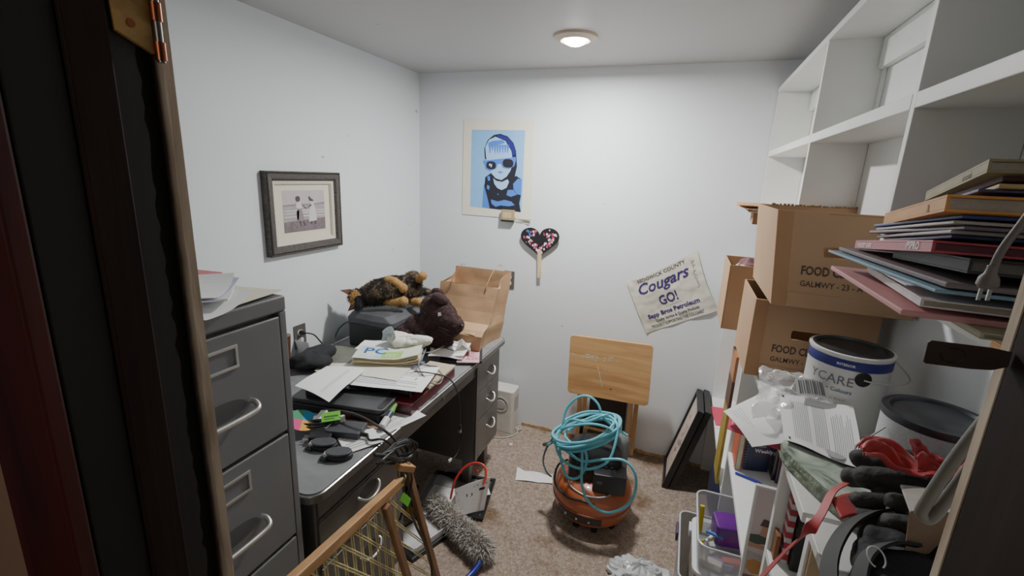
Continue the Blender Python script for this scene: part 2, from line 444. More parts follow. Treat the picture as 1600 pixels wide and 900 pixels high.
SC.view_settings.view_transform = 'AgX'
SC.view_settings.look = 'AgX - Medium Low Contrast'
SC.view_settings.exposure = 0.12
try: SC.cycles.max_bounces = 10; SC.cycles.diffuse_bounces = 6; SC.cycles.transparent_max_bounces = 16
except Exception: pass
# ------------------------------------------------------------------ white bookcase on the right wall
B = thing('wall_bookcase', 'white painted open bookcase hanging high along the right wall under the ceiling', 'bookcase', (.41, 1.5, 1.447))
for y in (2.630, 1.756, 1.011, .402):
    M().box(.335, .4895, y, y+.018, 1.447, 2.052).build('upright', shelfm, B, bevel=.0012)
M().box(.333, .49, .40, 2.65, 2.052, 2.072).build('top_board', shelfm, B, bevel=.0012)
for y0, y1 in ((1.7745, 2.6295), (1.0295, 1.7555), (.4205, 1.0105)):
    M().box(.3345, .489, y0, y1, 1.757, 1.783).build('shelf', shelfm, B, bevel=.0015)
for y0, y1 in ((1.7745, 2.6295), (.4205, 1.0105)):
    M().box(.3345, .489, y0, y1, 1.452, 1.474).build('shelf', shelfm, B, bevel=.0015)
M().box(.4905, .500, .40, 2.65, 1.78, 2.07).build('back_panel', shelfm, B)
M().box(.4905, .500, .40, 2.65, 1.447, 1.78).build('back_panel', shelfm, B)
for y0, y1 in ((1.80, 2.62), (1.045, 1.75)):
    M().box(.470, .4895, y0, y1, 1.965, 2.050).build('cleat', shelfm, B, bevel=.002)
M().box(.482, .4895, 1.735, 1.754, 1.79, 1.964).build('cleat', shelfm, B)
M().box(.5005, .553, .40, 2.65, 1.447, 2.072).build('spacer', shelfm, B)

B = thing('low_bookcase', 'white painted low bookcase along the right wall, cluttered on top with boxes and cans', 'bookcase', (.41, 1.7, 0))
M().box(.252, .553, .830, 2.65, 1.053, 1.073).build('top_board', shelfm, B, bevel=.0015)
for y in (2.630, 1.756, 1.011):
    M().box(.255, .553, y, y+.018, 0.0, 1.0525).build('upright', shelfm, B, bevel=.0012)
M().box(.255, .553, 1.7745, 2.6295, .445, .463).build('shelf', shelfm, B, bevel=.0015)
M().box(.255, .553, 1.0295, 1.7555, .622, .640).build('shelf', shelfm, B, bevel=.0015)
M().box(.255, .553, .815, 1.0105, .825, .843).build('shelf', shelfm, B, bevel=.0015)
woodpl = wood_mat('raw_pine', '#a08664', '#c9b08c', (20, 3, 20), .7)
M().box(.258, .553, .795, .813, 0, 1.052).build('upright', shelfm, B, bevel=.001)
M().box(.262, .45, .786, .7945, 0, 1.052).build('pine_panel', woodpl, B)
M().box(.255, .553, .45, .822, 1.0525+.0005, 1.0705).build('end_board', shelfm, B, bevel=.0015)

# cord coil on the upper shelf
m = M(); pts = []
r_ = random.Random(4)
for i in range(40):
    a = i*.9; rr = .048+.008*math.sin(i*1.7)
    pts.append((.395+rr*.62*math.cos(a), .725+rr*1.1*math.sin(a), 1.787+.0006*i+.004*math.sin(i*2.3)))
m.tube(pts, .0036, n=8, sub=5); m.tube([(.38, .70, 1.812), (.395, .72, 1.822), (.41, .75, 1.812)], .0085, n=10)
tag(m.build('coiled_cord', black, smooth=True), 'black cord wound in a coil on the upper shelf at the top right', 'cord')

# ------------------------------------------------------------------ cardboard boxes
def carton(name, label, x0, x1, y0, y1, z0, z1, skew=0, text=True, tape=True, open_top=True, group=None):
    t = thing(name, label, 'box', ((x0+x1)/2, (y0+y1)/2, z0), group='stacked food cartons'); th = .004
    def q(pt):      # slight squash of the tired box
        k = (pt[2]-z0)/(z1-z0); return (pt[0]+skew*k*(1-(pt[0]-x0)/(x1-x0)), pt[1]-skew*.5*k*(1-(pt[1]-y0)/(y1-y0)), pt[2])
    def wall(ax0, ax1, ay0, ay1, n):
        m = M(); m.box(ax0, ax1, ay0, ay1, z0, z1); m.v = [Vector(q(p)) for p in m.v]; return m.build(n, [cardb], t, bevel=.0008)
    # side walls, front wall has a hand hole built from a ring of quads
    wall(x0, x0+th, y0, y1, 'side_panel'); wall(x1-th, x1, y0, y1, 'side_panel'); wall(x0+th, x1-th, y1-th, y1, 'back_panel')
    m = M(); hx, hz, hw, hh = (x0+x1)/2-.008, z0+(z1-z0)*.60, .042, .013
    outer = [(x0+th, z0), (x1-th, z0), (x1-th, z1), (x0+th, z1)]
    ring = []
    for i in range(32):
        a = 2*PI*i/32; c, s_ = math.cos(a), math.sin(a)
        ring.append((hx+math.copysign(hw-hh, c)*(abs(c) > .02)+hh*c, hz+hh*s_))
    def edge(a):    # ray from hole centre to the rectangle
        c, s_ = math.cos(a), math.sin(a); k = 1e9
        for v_, lo, hi, o_ in ((c, x0+th, x1-th, hx), (s_, z0, z1, hz)):
            if v_ > 1e-6: k = min(k, (hi-o_)/v_)
            if v_ < -1e-6: k = min(k, (lo-o_)/v_)
        return (hx+c*k, hz+s_*k)
    angs = sorted([2*PI*i/32 for i in range(32)]+[math.atan2(p[1]-hz, p[0]-hx) % (2*PI) for p in outer])
    def hole(a):
        c, s_ = math.cos(a), math.sin(a); return (hx+(hw-hh)*max(-1, min(1, c*3))+hh*c*.98, hz+hh*max(-1, min(1, s_*1.6)))
    vs = []; n = len(angs)
    for yy in (y0, y0+th):
        for a in angs: e = edge(a); vs.append((e[0], yy, e[1]))
        for a in angs: e = hole(a); vs.append((e[0], yy, e[1]))
    fs = []
    for i in range(n):
        j = (i+1) % n
        fs += [(i, j, n+j, n+i), (2*n+i, 3*n+i, 3*n+j, 2*n+j), (n+i, n+j, 3*n+j, 3*n+i), (i, 2*n+i, 2*n+j, j)]
    m.add([q(p) for p in vs], fs); m.build('front_panel', [cardb], t)
    # folded flap band and corner strips glued over the front
    m = M(); m.box(x0+.0005, x0+.035, y0-.003, y0-.0002, z0+.001, z1-.001); m.v = [Vector(q(p)) for p in m.v]; m.build('corner_strip', mat('cardboard_strip', '#a67e5a', .8, var=.06, scale=9), t)
    m = M(); m.box(x0+.0355, x1-.002, y0-.0026, y0-.0002, z0+.001, z0+.038); m.v = [Vector(q(p)) for p in m.v]; m.build('bottom_flap', cardb, t)
    M().box(x0+th, x1-th, y0+th, y1-th, z0+.001, z0+.005).build('base', cardd, t)
    if text:
        X = frame((x0+.062, y0-.0006, z0+(z1-z0)*.355), (1, 0, 0), (0, 0, 1)); m = M()
        m.text('FOOD CLUB WHOLE', .031, X, bold=.0011, wid=.205); m.v = [Vector(q(p)) for p in m.v]
        X = frame((x0+.062, y0-.0006, z0+(z1-z0)*.23), (1, 0, 0), (0, 0, 1)); m2 = M()
        m2.text('GALMWY - 23 - A', .021, X, bold=.0003, wid=.135); m2.v = [Vector(q(p)) for p in m2.v]
        m.v += m2.v; b0 = len(m.v)-len(m2.v); m.f += [tuple(b0+i for i in f) for f in m2.f]; m.m += m2.m
        m.build('printed_lettering', mat('box_print', '#4f4038', .8, var=.3, scale=90), t)
    return t
t = carton('cardboard_box', 'lower of the two stacked cartons printed FOOD CLUB WHOLE, on the low bookcase', .215, .520, 1.45, 1.745, 1.0735, 1.305)
t2 = carton('cardboard_box', 'upper of the two stacked cartons printed FOOD CLUB WHOLE, open, beside the book pile', .236, .545, 1.352, 1.735, 1.3165, 1.562, skew=-.02)
# ragged torn upper rim of the upper carton
m = M(); r_ = random.Random(6)
for i in range(24):
    x = .255+i*.011; m.box(x, x+r_.uniform(.006, .011), 1.7305, 1.7345, 1.560, 1.563+r_.uniform(0, .005))
m.build('torn_rim', cardd, t2)
M().add([(.33, 1.36, 1.558), (.54, 1.36, 1.558), (.54, 1.42, 1.530), (.33, 1.42, 1.530)], [(0, 1, 2, 3)]).build('inner_flap', cardb, t2)
# far small carton with a maroon cloth
t = thing('cardboard_box', 'narrow open cardboard carton with a maroon bundle in its mouth, beside the back wall', 'box', (.25, 2.05, 1.0735))
x0, x1, y0, y1, z0, z1 = .176, .330, 1.90, 2.16, 1.0735, 1.325
for b, n in (((x0, x0+.004, y0, y1), 'side_panel'), ((x1-.004, x1, y0, y1), 'side_panel'), ((x0+.0045, x1-.0045, y0, y0+.004), 'front_panel'), ((x0+.0045, x1-.0045, y1-.004, y1), 'back_panel')):
    M().box(*b, z0, z1).build(n, cardb, t, bevel=.0008)
M().box(x0+.0045, x1-.0045, y0+.0045, y1-.0045, z0, z0+.004).build('base', cardd, t)
def cloth_lump(c, r, seed, amp=.5, fr=30, n=26, flat=1):
    m = M(); m.ell(c, r, n=n); o = Vector(c)
    m.v = [o + (p-o)*(1+amp*noise.noise((p+V(seed, seed, 0))*fr)+amp*.4*noise.noise((p+V(seed, 0, 0))*fr*2.3)) for p in m.v]
    return m
maroon = mat('maroon_fabric', '#5e2d33', .8, var=.3, scale=30, sheen=.3)
m = cloth_lump((.252, 1.99, 1.30), (.042, .06, .045), 3, .5, 22); tag(m.build('maroon_bundle', maroon, smooth=True, sub=1), 'crumpled maroon fabric bundle stuffed in the narrow carton', 'cloth')
m = M(); m.rbox(.20, .23, 1.925, 1.955, 1.24, 1.322, .006); tag(m.build('tape_roll', mat('pale_brown', '#cbb79a', .5), smooth=False), 'small pale item tucked beside the maroon bundle', 'roll')
m = M(frame((.215, 1.93, 1.30), (1, .2, .3), (0, 1, 0))); m.lathe([(.010, 0), (.012, .012), (.006, .016), (.004, .03)], 16); tag(m.build('bottle', mat('cream_plastic', '#d5cfbd', .4), smooth=True), 'small cream bottle cap lying in the narrow carton', 'bottle')
# things on the bottom shelf of the far bay
env = mat('manila', '#b98a5c', .7, var=.08)
m = M(Matrix.Translation((.37, 2.10, 1.475)) @ Matrix.Rotation(-.08, 4, 'Z')); m.box(-.125, .11, -.13, .13, 0, .045)
tag(m.build('document_box', mat('brown_card', '#94704f', .8, var=.1, scale=20), bevel=.002), 'brown card box standing under the manila envelopes on the far shelf', 'box')
m = M(Matrix.Translation((.35, 2.08, 1.5205)) @ Matrix.Rotation(-.05, 4, 'Z'))
for i in range(2): m.box(-.13+.012*i, .12, -.14, .14, .007*i, .007*i+.005)
tag(m.build('binder', mat('grey_white', '#b7b4ae', .6), bevel=.001), 'pale grey ring binder lying on the brown card box', 'binder')
for i in range(2):
    m = M(Matrix.Translation((.335-.012*i, 2.05, 1.5335+.0085*i)) @ Matrix.Rotation(.05-.1*i, 4, 'Z'))
    m.sheet(lambda u, v: (-.14+.265*u, -.16+.32*v, .003+.003*math.sin(u*3+i)), 8, 8, .003)
    tag(m.build('manila_envelope', env), ['orange-brown manila envelope lying on the grey binder of the far shelf', 'orange-brown manila envelope sticking out furthest, topmost on the far shelf'][i], 'envelope', 'manila envelopes on the far shelf')

# ------------------------------------------------------------------ paint cans
white_label = mat('label_white', '#dcdcd8', .4, var=.02)
lidg = mat('can_lid', '#3b3e42', .35, .5, var=.1, scale=30)
navy = mat('label_navy', '#1d2270', .45)
def can(name, label, loc, rz, body, band, r=.082, h=.186):
    t = thing(name, label, 'paint can', loc, (0, 0, rz), group='paint cans on the low bookcase')
    X = WM[t.name]
    M(X).lathe([(r-.003, 0), (r, .003), (r, h-.006), (r+.0025, h-.003), (r+.0025, h+.002), (r-.004, h+.003), (r-.006, h-.002), (r-.02, h-.004)], 56).build('can_body', body, t, smooth=True)
    M(X).lathe([(r-.007, h-.003), (r-.004, h+.004), (r-.010, h+.005), (r-.013, h), (r-.018, h+.0005), (r-.020, h+.002), (.001, h+.002)], 56).build('lid', lidg, t, smooth=True)
    if band:
        M(X).lathe([(r+.0006, h-.030), (r+.0008, h-.0295), (r+.0008, h-.009), (r+.0006, h-.008)], 56, caps=False).build('label_band', navy, t, smooth=True)
    return t, X
t, X = can('paint_can', 'white paint can with a navy band and dark lid, before the stacked cartons', (.400, 1.244, 1.0735), 0, white_label, True)
def oncyl(a0, z0, r):      # wrap flat lettering round the can, a0 = angle of x=0
    return lambda x, y: X @ V(r*math.cos(a0+x/r), r*math.sin(a0+x/r), z0+y)
A0 = math.atan2(-.95, -.62)
m = M(); m.text('YCARE', .030, None, fn=oncyl(A0-.62, .118, .0829)); m.build('brand_lettering', mat('grey_print', '#6d7078', .6), t)
m = M(); m.text('Interior Colours', .0125, None, fn=oncyl(A0-.52, .100, .0829), bold=.0002); m.text('INTERIOR', .008, None, fn=oncyl(A0+.02, .164, .0832), mi=1, bold=.0002)
m.text('EGGSHELL ACRYLIC', .0085, None, fn=oncyl(A0-.52, .080, .0829), mi=2); m.text('ENAMEL', .0085, None, fn=oncyl(A0-.52, .069, .0829), mi=2)
m.build('small_lettering', [mat('blue_print', '#4a5a86', .6), paper, ink], t)
A1 = math.atan2(-1, .10)
m = M(); vs = []; n = 40
m.add([oncyl(A1, .140, .0834)(.0165*math.cos(2*PI*i/n), .0165*math.sin(2*PI*i/n)) for i in range(n)], [tuple(range(n))]); m.build('ear_cap', blackr, t)
e = [oncyl(A1, .140, .086)(.0, 0), oncyl(A1, .138, .090)(.02, 0), (.478, 1.185, 1.205), (.520, 1.235, 1.205), (.515, 1.30, 1.22), (.49, 1.32, 1.232), (.468, 1.305, 1.24)]
M().tube(e, .0019, n=8).build('wire_handle', mat('pale_wire', '#cfcfcf', .4, .6), t, smooth=True)
frosty = mat('frosted_label', '#c6c8ca', .5, var=.12, scale=300)
t, X = can('paint_can', 'frosted white paint can with a plain black lid, nearest to the door jamb', (.473, .996, 1.0735), 0, frosty, False, r=.080, h=.150)
M(X).lathe([(.0805, .140), (.0825, .141), (.0830, .150), (.082, .1545), (.077, .1545), (.076, .150)], 56, caps=False).build('lid_rim', lidg, t, smooth=True)
M().tube([(.393, .975, 1.195), (.372, .972, 1.17), (.358, .98, 1.145), (.362, .99, 1.118)], .0016, n=8).build('wire_handle', mat('pale_wire', '#cfcfcf', .4, .6), t, smooth=True)
# ------------------------------------------------------------------ filing cabinet
F = thing('filing_cabinet', 'tall dark grey steel four-drawer filing cabinet standing against the left wall', 'filing cabinet', (-1.2, .61, 0))
FX, FY0, FY1 = -.86, .42, .80
M().box(-1.53, FX-.022, FY0, FY1, .0, 1.285).build('body', steel, F, bevel=.003)
M().box(-1.535, FX+.001, FY0-.002, FY1+.001, 1.2855, 1.322).build('top', steel, F, bevel=.005, bseg=3)
m = M(); m.box(FX-.0215, FX-.001, FY1-.018, FY1, .0, 1.285); m.box(FX-.0215, FX-.001, FY0, FY0+.018, .0, 1.285); m.box(FX-.0215, FX-.001, FY0+.0185, FY1-.0185, 0, .055)
m.build('front_frame', steel, F, bevel=.002)
for k in range(4):
    z1 = 1.279-k*.3035; z0 = z1-.298
    if z0 < .06: z0 = .0565
    M().box(FX-.020, FX, FY0+.020, FY1-.020, z0, z1-.004).build('drawer', steel, F, bevel=.004, bseg=3)
    d = COL.objects[-1] if False else F.children[-1] if F.children else None
    dr = [o for o in bpy.data.objects if o.parent == F and o.name.startswith('drawer')][-1]
    dr = max([o for o in bpy.data.objects if o.parent == F and o.name.startswith('drawer')], key=lambda o: o.name)
    yc = .612; zl = z1-.058
    # label holder: metal ring frame with a dark card
    m = M(); X = frame((FX+.0005, yc, zl), (0, 1, 0), (0, 0, 1))
    for a in ((-.052, .052, .019, .026), (-.052, .052, -.026, -.019), (-.052, -.046, -.019, .019), (.046, .052, -.019, .019)): m.box(a[0], a[1], a[2], a[3], 0, .004, X=X)
    m.build('label_holder', alum, dr, bevel=.001)
    # pull: bowed bar over a shallow oval recess
    zh = z1-.185
    M().tube([(FX-.001, yc-.072, zh+.012), (FX+.014, yc-.074, zh+.011), (FX+.030, yc-.066, zh+.004), (FX+.033, yc-.04, zh), (FX+.033, yc+.04, zh), (FX+.030, yc+.066, zh+.004), (FX+.014, yc+.074, zh+.011), (FX-.001, yc+.072, zh+.012)], .0062, n=12).build('pull', alum, dr, smooth=True)
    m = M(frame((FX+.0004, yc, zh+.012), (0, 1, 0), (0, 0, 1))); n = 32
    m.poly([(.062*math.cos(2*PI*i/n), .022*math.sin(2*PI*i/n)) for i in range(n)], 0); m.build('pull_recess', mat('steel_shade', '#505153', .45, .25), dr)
def flat_paper(name, label, cat, c, w, h, rz, z, mats=None, curl=.0, lines=0, th=.0005, group=None, tiltx=0, tilty=0, wav=.0, seed=0, build=True, lmat=None):
    X = Matrix.Translation((c[0], c[1], z)) @ Euler((tiltx, tilty, rz)).to_matrix().to_4x4()
    m = M(X)
    def fn(u, v):
        x, y = (u-.5)*w, (v-.5)*h
        return (x, y, curl*(u-.5)**2*4*(.5+v*.5) + wav*(noise.noise(V(x*9+seed, y*9, seed))+.6)+.0002)
    m.sheet(fn, 10, 10, th)
    r = random.Random(seed+11)
    for i in range(lines):
        v = .92-.84*i/lines
        if r.random() < .12: continue
        u0, u1 = .1, r.uniform(.6, .9)
        N = 8; h_ = .22/lines
        pts = [fn(u0+(u1-u0)*k/N, v) for k in range(N+1)]+[fn(u0+(u1-u0)*k/N, v-h_) for k in range(N, -1, -1)]
        pts = [(p[0], p[1], p[2]+.0005) for p in pts]
        m.add(pts, [(k, k+1, 2*N-k, 2*N+1-k) for k in range(N)], 1)
    if not build: return m
    ml = mats or paper
    return tag(m.build(name, [ml, lmat or ink]), label, cat, group)
flat_paper('folder', 'large cream folder lying open on top of the filing cabinet', 'folder', (-1.06, .655), .40, .27, .12, 1.3225, cream, curl=.006, seed=1, wav=.003)
flat_paper('document', 'white sheet under the others on the filing cabinet', 'paper', (-.955, .575), .22, .28, -1.05, 1.3305, paper, curl=.012, seed=2, wav=.004)
flat_paper('document', 'white booklet with lilac edge on the filing cabinet papers', 'paper', (-1.005, .605), .22, .28, -.75, 1.345, paper, curl=.01, seed=3, wav=.004, th=.004)
flat_paper('document', 'maroon-edged white leaflet among the filing cabinet papers', 'paper', (-.99, .59), .20, .27, -.95, 1.353, mat('lilac_paper', '#c9c4dc', .7), curl=.012, seed=5)
flat_paper('document', 'topmost white printed sheet curling up on the filing cabinet', 'paper', (-.965, .56), .215, .28, -.85, 1.360, paper, curl=.018, seed=7, wav=.004)
redp = mat('red_plastic', '#b3252c', .35)
m = M(Matrix.Translation((-1.125, .752, 1.333)) @ Euler((0, 0, .12)).to_matrix().to_4x4()); m.rbox(-.085, .085, -.030, .035, 0, .024, .01); m.box(-.06, .02, -.02, .02, .024, .030)
tag(m.build('red_case', redp, bevel=.004), 'red plastic case at the back of the filing cabinet top', 'case')

# ------------------------------------------------------------------ desk
DX0, DX1, DY0, DY1 = -1.60, -.84, .825, 2.258
D = thing('office_desk', 'old grey steel double-pedestal office desk along the left wall, heaped with papers', 'desk', (-1.22, 1.54, 0))
def rr(x0, x1, y0, y1, r, n=6):
    pts = []
    for cx, cy, a0 in ((x1-r, y1-r, 0), (x0+r, y1-r, PI/2), (x0+r, y0+r, PI), (x1-r, y0+r, 1.5*PI)):
        for i in range(n+1):
            a = a0+i/n*PI/2; pts.append((cx+r*math.cos(a), cy+r*math.sin(a)))
    return pts
# top: steel tray with bright edge band and inset vinyl
M().prism(rr(DX0, DX1, DY0, DY1, .045), .722, .7465).build('top', desksteel, D, bevel=.003)
M().prism(rr(DX0+.008, DX1-.009, DY0+.009, DY1-.009, .040), .7468, .7500).build('top_covering', desktop, D, bevel=.001)
m = M(); p = [V(x, y, .7465) for x, y in rr(DX0+.004, DX1-.003, DY0+.003, DY1-.003, .043)]
m.tube(p, .0036, n=6, smooth=False, closed=True); m.build('edge_band', mat('bright_edge', '#b9b9b6', .25, 1), D, smooth=True)
FXD = -.872
# back & side panels
M().box(DX0+.03, DX0+.045, DY0+.05, DY1-.03, .15, .7215).build('back_panel', desksteel, D)
for (y0, y1) in ((.858, 1.292), (1.800+.13, 2.236)):
    P = M().box(DX0+.05, FXD-.004, y0, y1, .155, .7215).build('pedestal', desksteel, D, bevel=.003)
# apron drawer over the kneehole
A = M().box(FXD-.30, FXD-.006, 1.2925, 1.9295, .640, .7215).build('center_drawer', desksteel, D, bevel=.003)
M().lathe([(.0085, 0), (.0085, .004), (.006, .006), (.001, .006)], 20, X=frame((FXD-.006, 1.60, .680), (0, 1, 0), (0, 0, 1))).build('lock', mat('dull_steel', '#7a7672', .35, .9), A, smooth=True)
def ring_pull(y, z, par, w=.042):
    # flat crescent pull of bright metal, standing proud over a round dimple
    M().tube([(FXD-.004, y-w, z+.010), (FXD+.010, y-w*.98, z+.004), (FXD+.020, y-w*.6, z-.010), (FXD+.023, y, z-.016), (FXD+.020, y+w*.6, z-.010), (FXD+.010, y+w*.98, z+.004), (FXD-.004, y+w, z+.010)],
             .0045, n=10).build('pull', mat('bright_pull', '#e2e0da', .3, .6), par, smooth=True)
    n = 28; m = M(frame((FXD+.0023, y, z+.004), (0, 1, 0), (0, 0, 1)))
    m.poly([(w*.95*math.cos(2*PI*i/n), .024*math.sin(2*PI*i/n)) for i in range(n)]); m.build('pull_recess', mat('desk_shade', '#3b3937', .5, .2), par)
def dfront(y0, y1, z0, z1, pull=None, w=.042):
    o = M().box(FXD-.0035, FXD+.002, y0, y1, z0, z1).build('drawer', desksteel, D, bevel=.003)
    if pull: ring_pull(*pull, o, w)
    return o
dfront(1.955, 2.226, .545, .700, (2.095, .617)); dfront(1.955, 2.226, .387, .541, (2.105, .457)); dfront(1.955, 2.226, .190, .383, (2.115, .298))
dfront(.868, 1.262, .648, .705)
# near drawers: framed panels with one visible pull
dfront(.868, 1.262, .475, .640, (1.085, .590), .05); dfront(.868, 1.262, .185, .470, (1.085, .36), .05)
m = M(); 
for a in ((.868, 1.262, .6275, .6335), (1.2535, 1.2595, .483, .627)): m.box(FXD+.0023, FXD+.005, *a)
m.build('panel_moulding', desksteel, D, bevel=.001)
M().box(FXD-.002, FXD+.005, 1.93, 1.9305+.02, .165, .70).build('front_stile', desksteel, D, bevel=.002)
m = M(); m.box(FXD+.0025, FXD+.006, 1.958, 2.222, .1835, .188); m.build('bottom_strip', mat('bright_edge', '#b9b9b6', .25, 1), D)
for (x, y) in ((-1.50, .93), (-.92, .93), (-1.50, 2.18), (-.935, 2.18), (-.935, 1.98), (-.92, 1.24)):
    M().box(x-.022, x+.022, y-.022, y+.022, 0, .1545).build('leg', desksteel, D, bevel=.003)

# ------------------------------------------------------------------ framed beach photograph on the left wall
P = thing('framed_photo', 'framed sepia photograph of two small children on a beach, on the left wall', 'picture', (XL, 1.662, 1.235))
X = frame((XL+.0006, 1.444, 1.2365), (0, 1, 0), (0, 0, 1))     # local x along +y, y up, z into room
PW, PH = .437, .356
def mould(m, x0, x1, y0, y1, prof, X, mi=0):
    """mitred picture moulding: prof = [(inset, height)]"""
    n = len(prof); vs = []
    for cx, cy, sx, sy in ((x0, y0, 1, 1), (x1, y0, -1, 1), (x1, y1, -1, -1), (x0, y1, 1, -1)):
        for d, h in prof: vs.append((cx+sx*d, cy+sy*d, h))
    fs = []
    for k in range(4):
        for i in range(n-1):
            a = k*n+i; b = ((k+1) % 4)*n+i; fs.append((a, b, b+1, a+1))
    m.add(vs, fs, mi, X); return m
dist = mat('distressed_frame', '#48433f', .45, .2, var=.75, scale=26, stretch=(1, 9, 9), bump=.2, bscale=40)
silver = mat('frame_silver', '#a3a09a', .35, .6, var=.2, scale=40)
mould(M(), 0, PW, 0, PH, [(0, 0), (0, .026), (.004, .029), (.010, .022), (.013, .030), (.030, .028), (.040, .018), (.041, .006)], X).build('frame', dist, P)
mould(M(), 0, PW, 0, PH, [(.0105, .0225), (.0115, .0275), (.0128, .0305)], X).build('frame_bead', silver, P)
mould(M(), 0, PW, 0, PH, [(.0405, .004), (.0405, .0195), (.053, .016), (.058, .008), (.0585, .002)], X).build('inner_frame', mat('liner_cream', '#cfc9bb', .5), P)
M(X).box(.055, PW-.055, .055, PH-.055, .001, .005).build('mount', mat('mount_cream', '#d9d4bf', .8), P)
PX0, PX1, PY0, PY1 = .098, PW-.092, .092, PH-.082
ph = [mat('photo_sky', '#b9b0b2', .4, var=.06), mat('photo_sea', '#a0989b', .4, var=.15, scale=30, stretch=(1, 1, 6)), mat('photo_sand', '#6f6266', .4, var=.25, scale=80), mat('photo_dark', '#3f373c', .5), mat('photo_white', '#cfc8cb', .5), mat('photo_mid', '#85797e', .5)]
m = M(X); w_, h_ = PX1-PX0, PY1-PY0; z = .0055
def q(u, v, zz=0): return (PX0+u*w_, PY0+v*h_, z+zz)
def pl(pts, mi, zz=.0004): m.add([q(a, b, zz) for a, b in pts], [tuple(range(len(pts)))], mi)
pl([(0, 0), (1, 0), (1, 1), (0, 1)], 0, 0)
pl([(0, .28), (1, .28), (1, .67), (0, .67)], 1); pl([(0, .66), (.3, .68), (.65, .66), (1, .70), (1, .64), (0, .63)], 5, .0006)
pl([(0, 0), (1, 0), (1, .30), (0, .26)], 2, .0006)
for v in (.52, .46, .38): pl([(0, v), (.4, v+.015), (1, v-.01), (1, v-.025), (0, v-.015)], 4, .0006)
# left child: bob hair, pale blouse, grey skirt, legs
def shape(pts, mi): pl(pts, mi, .0009)
shape([(.29, .84), (.33, .87), (.38, .86), (.40, .80), (.38, .74), (.33, .72), (.29, .76)], 3)
shape([(.31, .72), (.39, .73), (.44, .62), (.42, .56), (.31, .55), (.29, .64)], 4)
shape([(.31, .56), (.42, .56), (.47, .30), (.42, .24), (.32, .25), (.28, .42)], 5); shape([(.30, .50), (.36, .53), (.34, .30), (.30, .28)], 3)
shape([(.35, .26), (.38, .26), (.40, .12), (.37, .12)], 3); shape([(.43, .25), (.46, .25), (.50, .13), (.47, .12)], 3)
shape([(.42, .66), (.44, .66), (.54, .56), (.52, .54)], 3); shape([(.53, .55), (.55, .58), (.66, .66), (.66, .62)], 3)
shape([(.60, .84), (.62, .86), (.66, .80), (.72, .76), (.70, .72), (.63, .74), (.60, .78)], 3)
shape([(.64, .74), (.70, .74), (.75, .55), (.78, .24), (.58, .22), (.60, .45), (.63, .60)], 4)
shape([(.63, .23), (.66, .23), (.66, .15), (.62, .15)], 3); shape([(.72, .23), (.76, .23), (.76, .15), (.72, .14)], 3)
m.build('photograph', ph, P)

# ------------------------------------------------------------------ painted portrait on the back wall
P = thing('portrait_print', 'blue painted portrait of a child in cap and sunglasses, unframed in an off-white mount', 'picture', (-1.10, YB, 1.364))
Z0 = YB-.0012
def bw(zx, zy, d=0):     # tracing grid of the wall picture -> wall point
    t = (zy-155)/366; l = 175-5*t; r = 425-18*t; u = (zx-l)/(r-l)
    return (-1.268+u*.337, Z0-.004-d, 1.871-t*.455)
m = M()
L0, L1, T0, T1 = -1.326, -.878, 1.364, 1.930
m.add([(L0, Z0, T0), (L1+.012, Z0, T0), (L1, Z0, T1), (L0, Z0, T1), (L0, Z0-.003, T0), (L1+.012, Z0-.003, T0-.002), (L1, Z0-.003, T1), (L0, Z0-.003, T1)],
      [(0, 1, 2, 3), (4, 7, 6, 5), (0, 4, 5, 1), (1, 5, 6, 2), (2, 6, 7, 3), (3, 7, 4, 0)])
m.build('mount', mat('mount_ivory', '#dfdccb', .8, var=.02), P)
bm_ = [mat('art_sky', '#7db4e4', .6, var=.04), mat('art_navy', '#1a1f6e', .6), mat('art_black', '#12121f', .6), mat('art_mid', '#3f74cf', .6), mat('art_pale', '#9cc4ee', .6), mat('art_line', '#2b3dac', .6), mat('paint_white', '#f2f4f6', .6)]
m = M()
def pp(pts, mi, d): m.add([bw(a, b, d) for a, b in pts], [tuple(range(len(pts)))], mi)
pp([(173, 155), (425, 155), (407, 531), (168, 521)], 0, 0)
pp([(232, 415), (243, 395), (262, 525), (226, 521)], 3, .0005)                                  # left shoulder
pp([(240, 375), (262, 358), (300, 385), (330, 392), (362, 372), (385, 362), (410, 380), (405, 455), (398, 490), (404, 531), (262, 524), (250, 470), (236, 420)], 2, .0008)   # vest
pp([(370, 400), (392, 375), (410, 380), (405, 450), (388, 448), (372, 425)], 3, .0011)
pp([(238, 290), (235, 240), (252, 200), (280, 178), (310, 172), (345, 183), (372, 212), (384, 250), (388, 320), (378, 365), (350, 400), (310, 405), (275, 392), (262, 360), (300, 300)], 2, .0012)  # cap shadow
pp([(300, 176), (345, 186), (370, 214), (382, 260), (366, 275), (348, 215), (330, 200), (290, 195)], 1, .0015)
pp([(240, 235), (258, 200), (288, 186), (335, 205), (362, 250), (370, 300), (358, 340), (340, 368), (316, 385), (290, 378), (264, 350), (250, 320), (244, 280)], 4, .0018)   # face
pp([(253, 215), (275, 205), (322, 200), (334, 214), (300, 222), (256, 236)], 3, .0020)            # cap front band
for x in range(256, 350, 12): pp([(x, 222), (x+12, 222), (x+8, 250+((x*7) % 18)), (x+4, 268-((x*5) % 22))], 3, .0022)  # fringe
pp([(229, 298), (300, 288), (382, 276), (384, 290), (376, 318), (350, 333), (322, 328), (314, 310), (300, 310), (292, 333), (264, 345), (243, 335), (236, 312)], 3, .0024)   # glasses frame
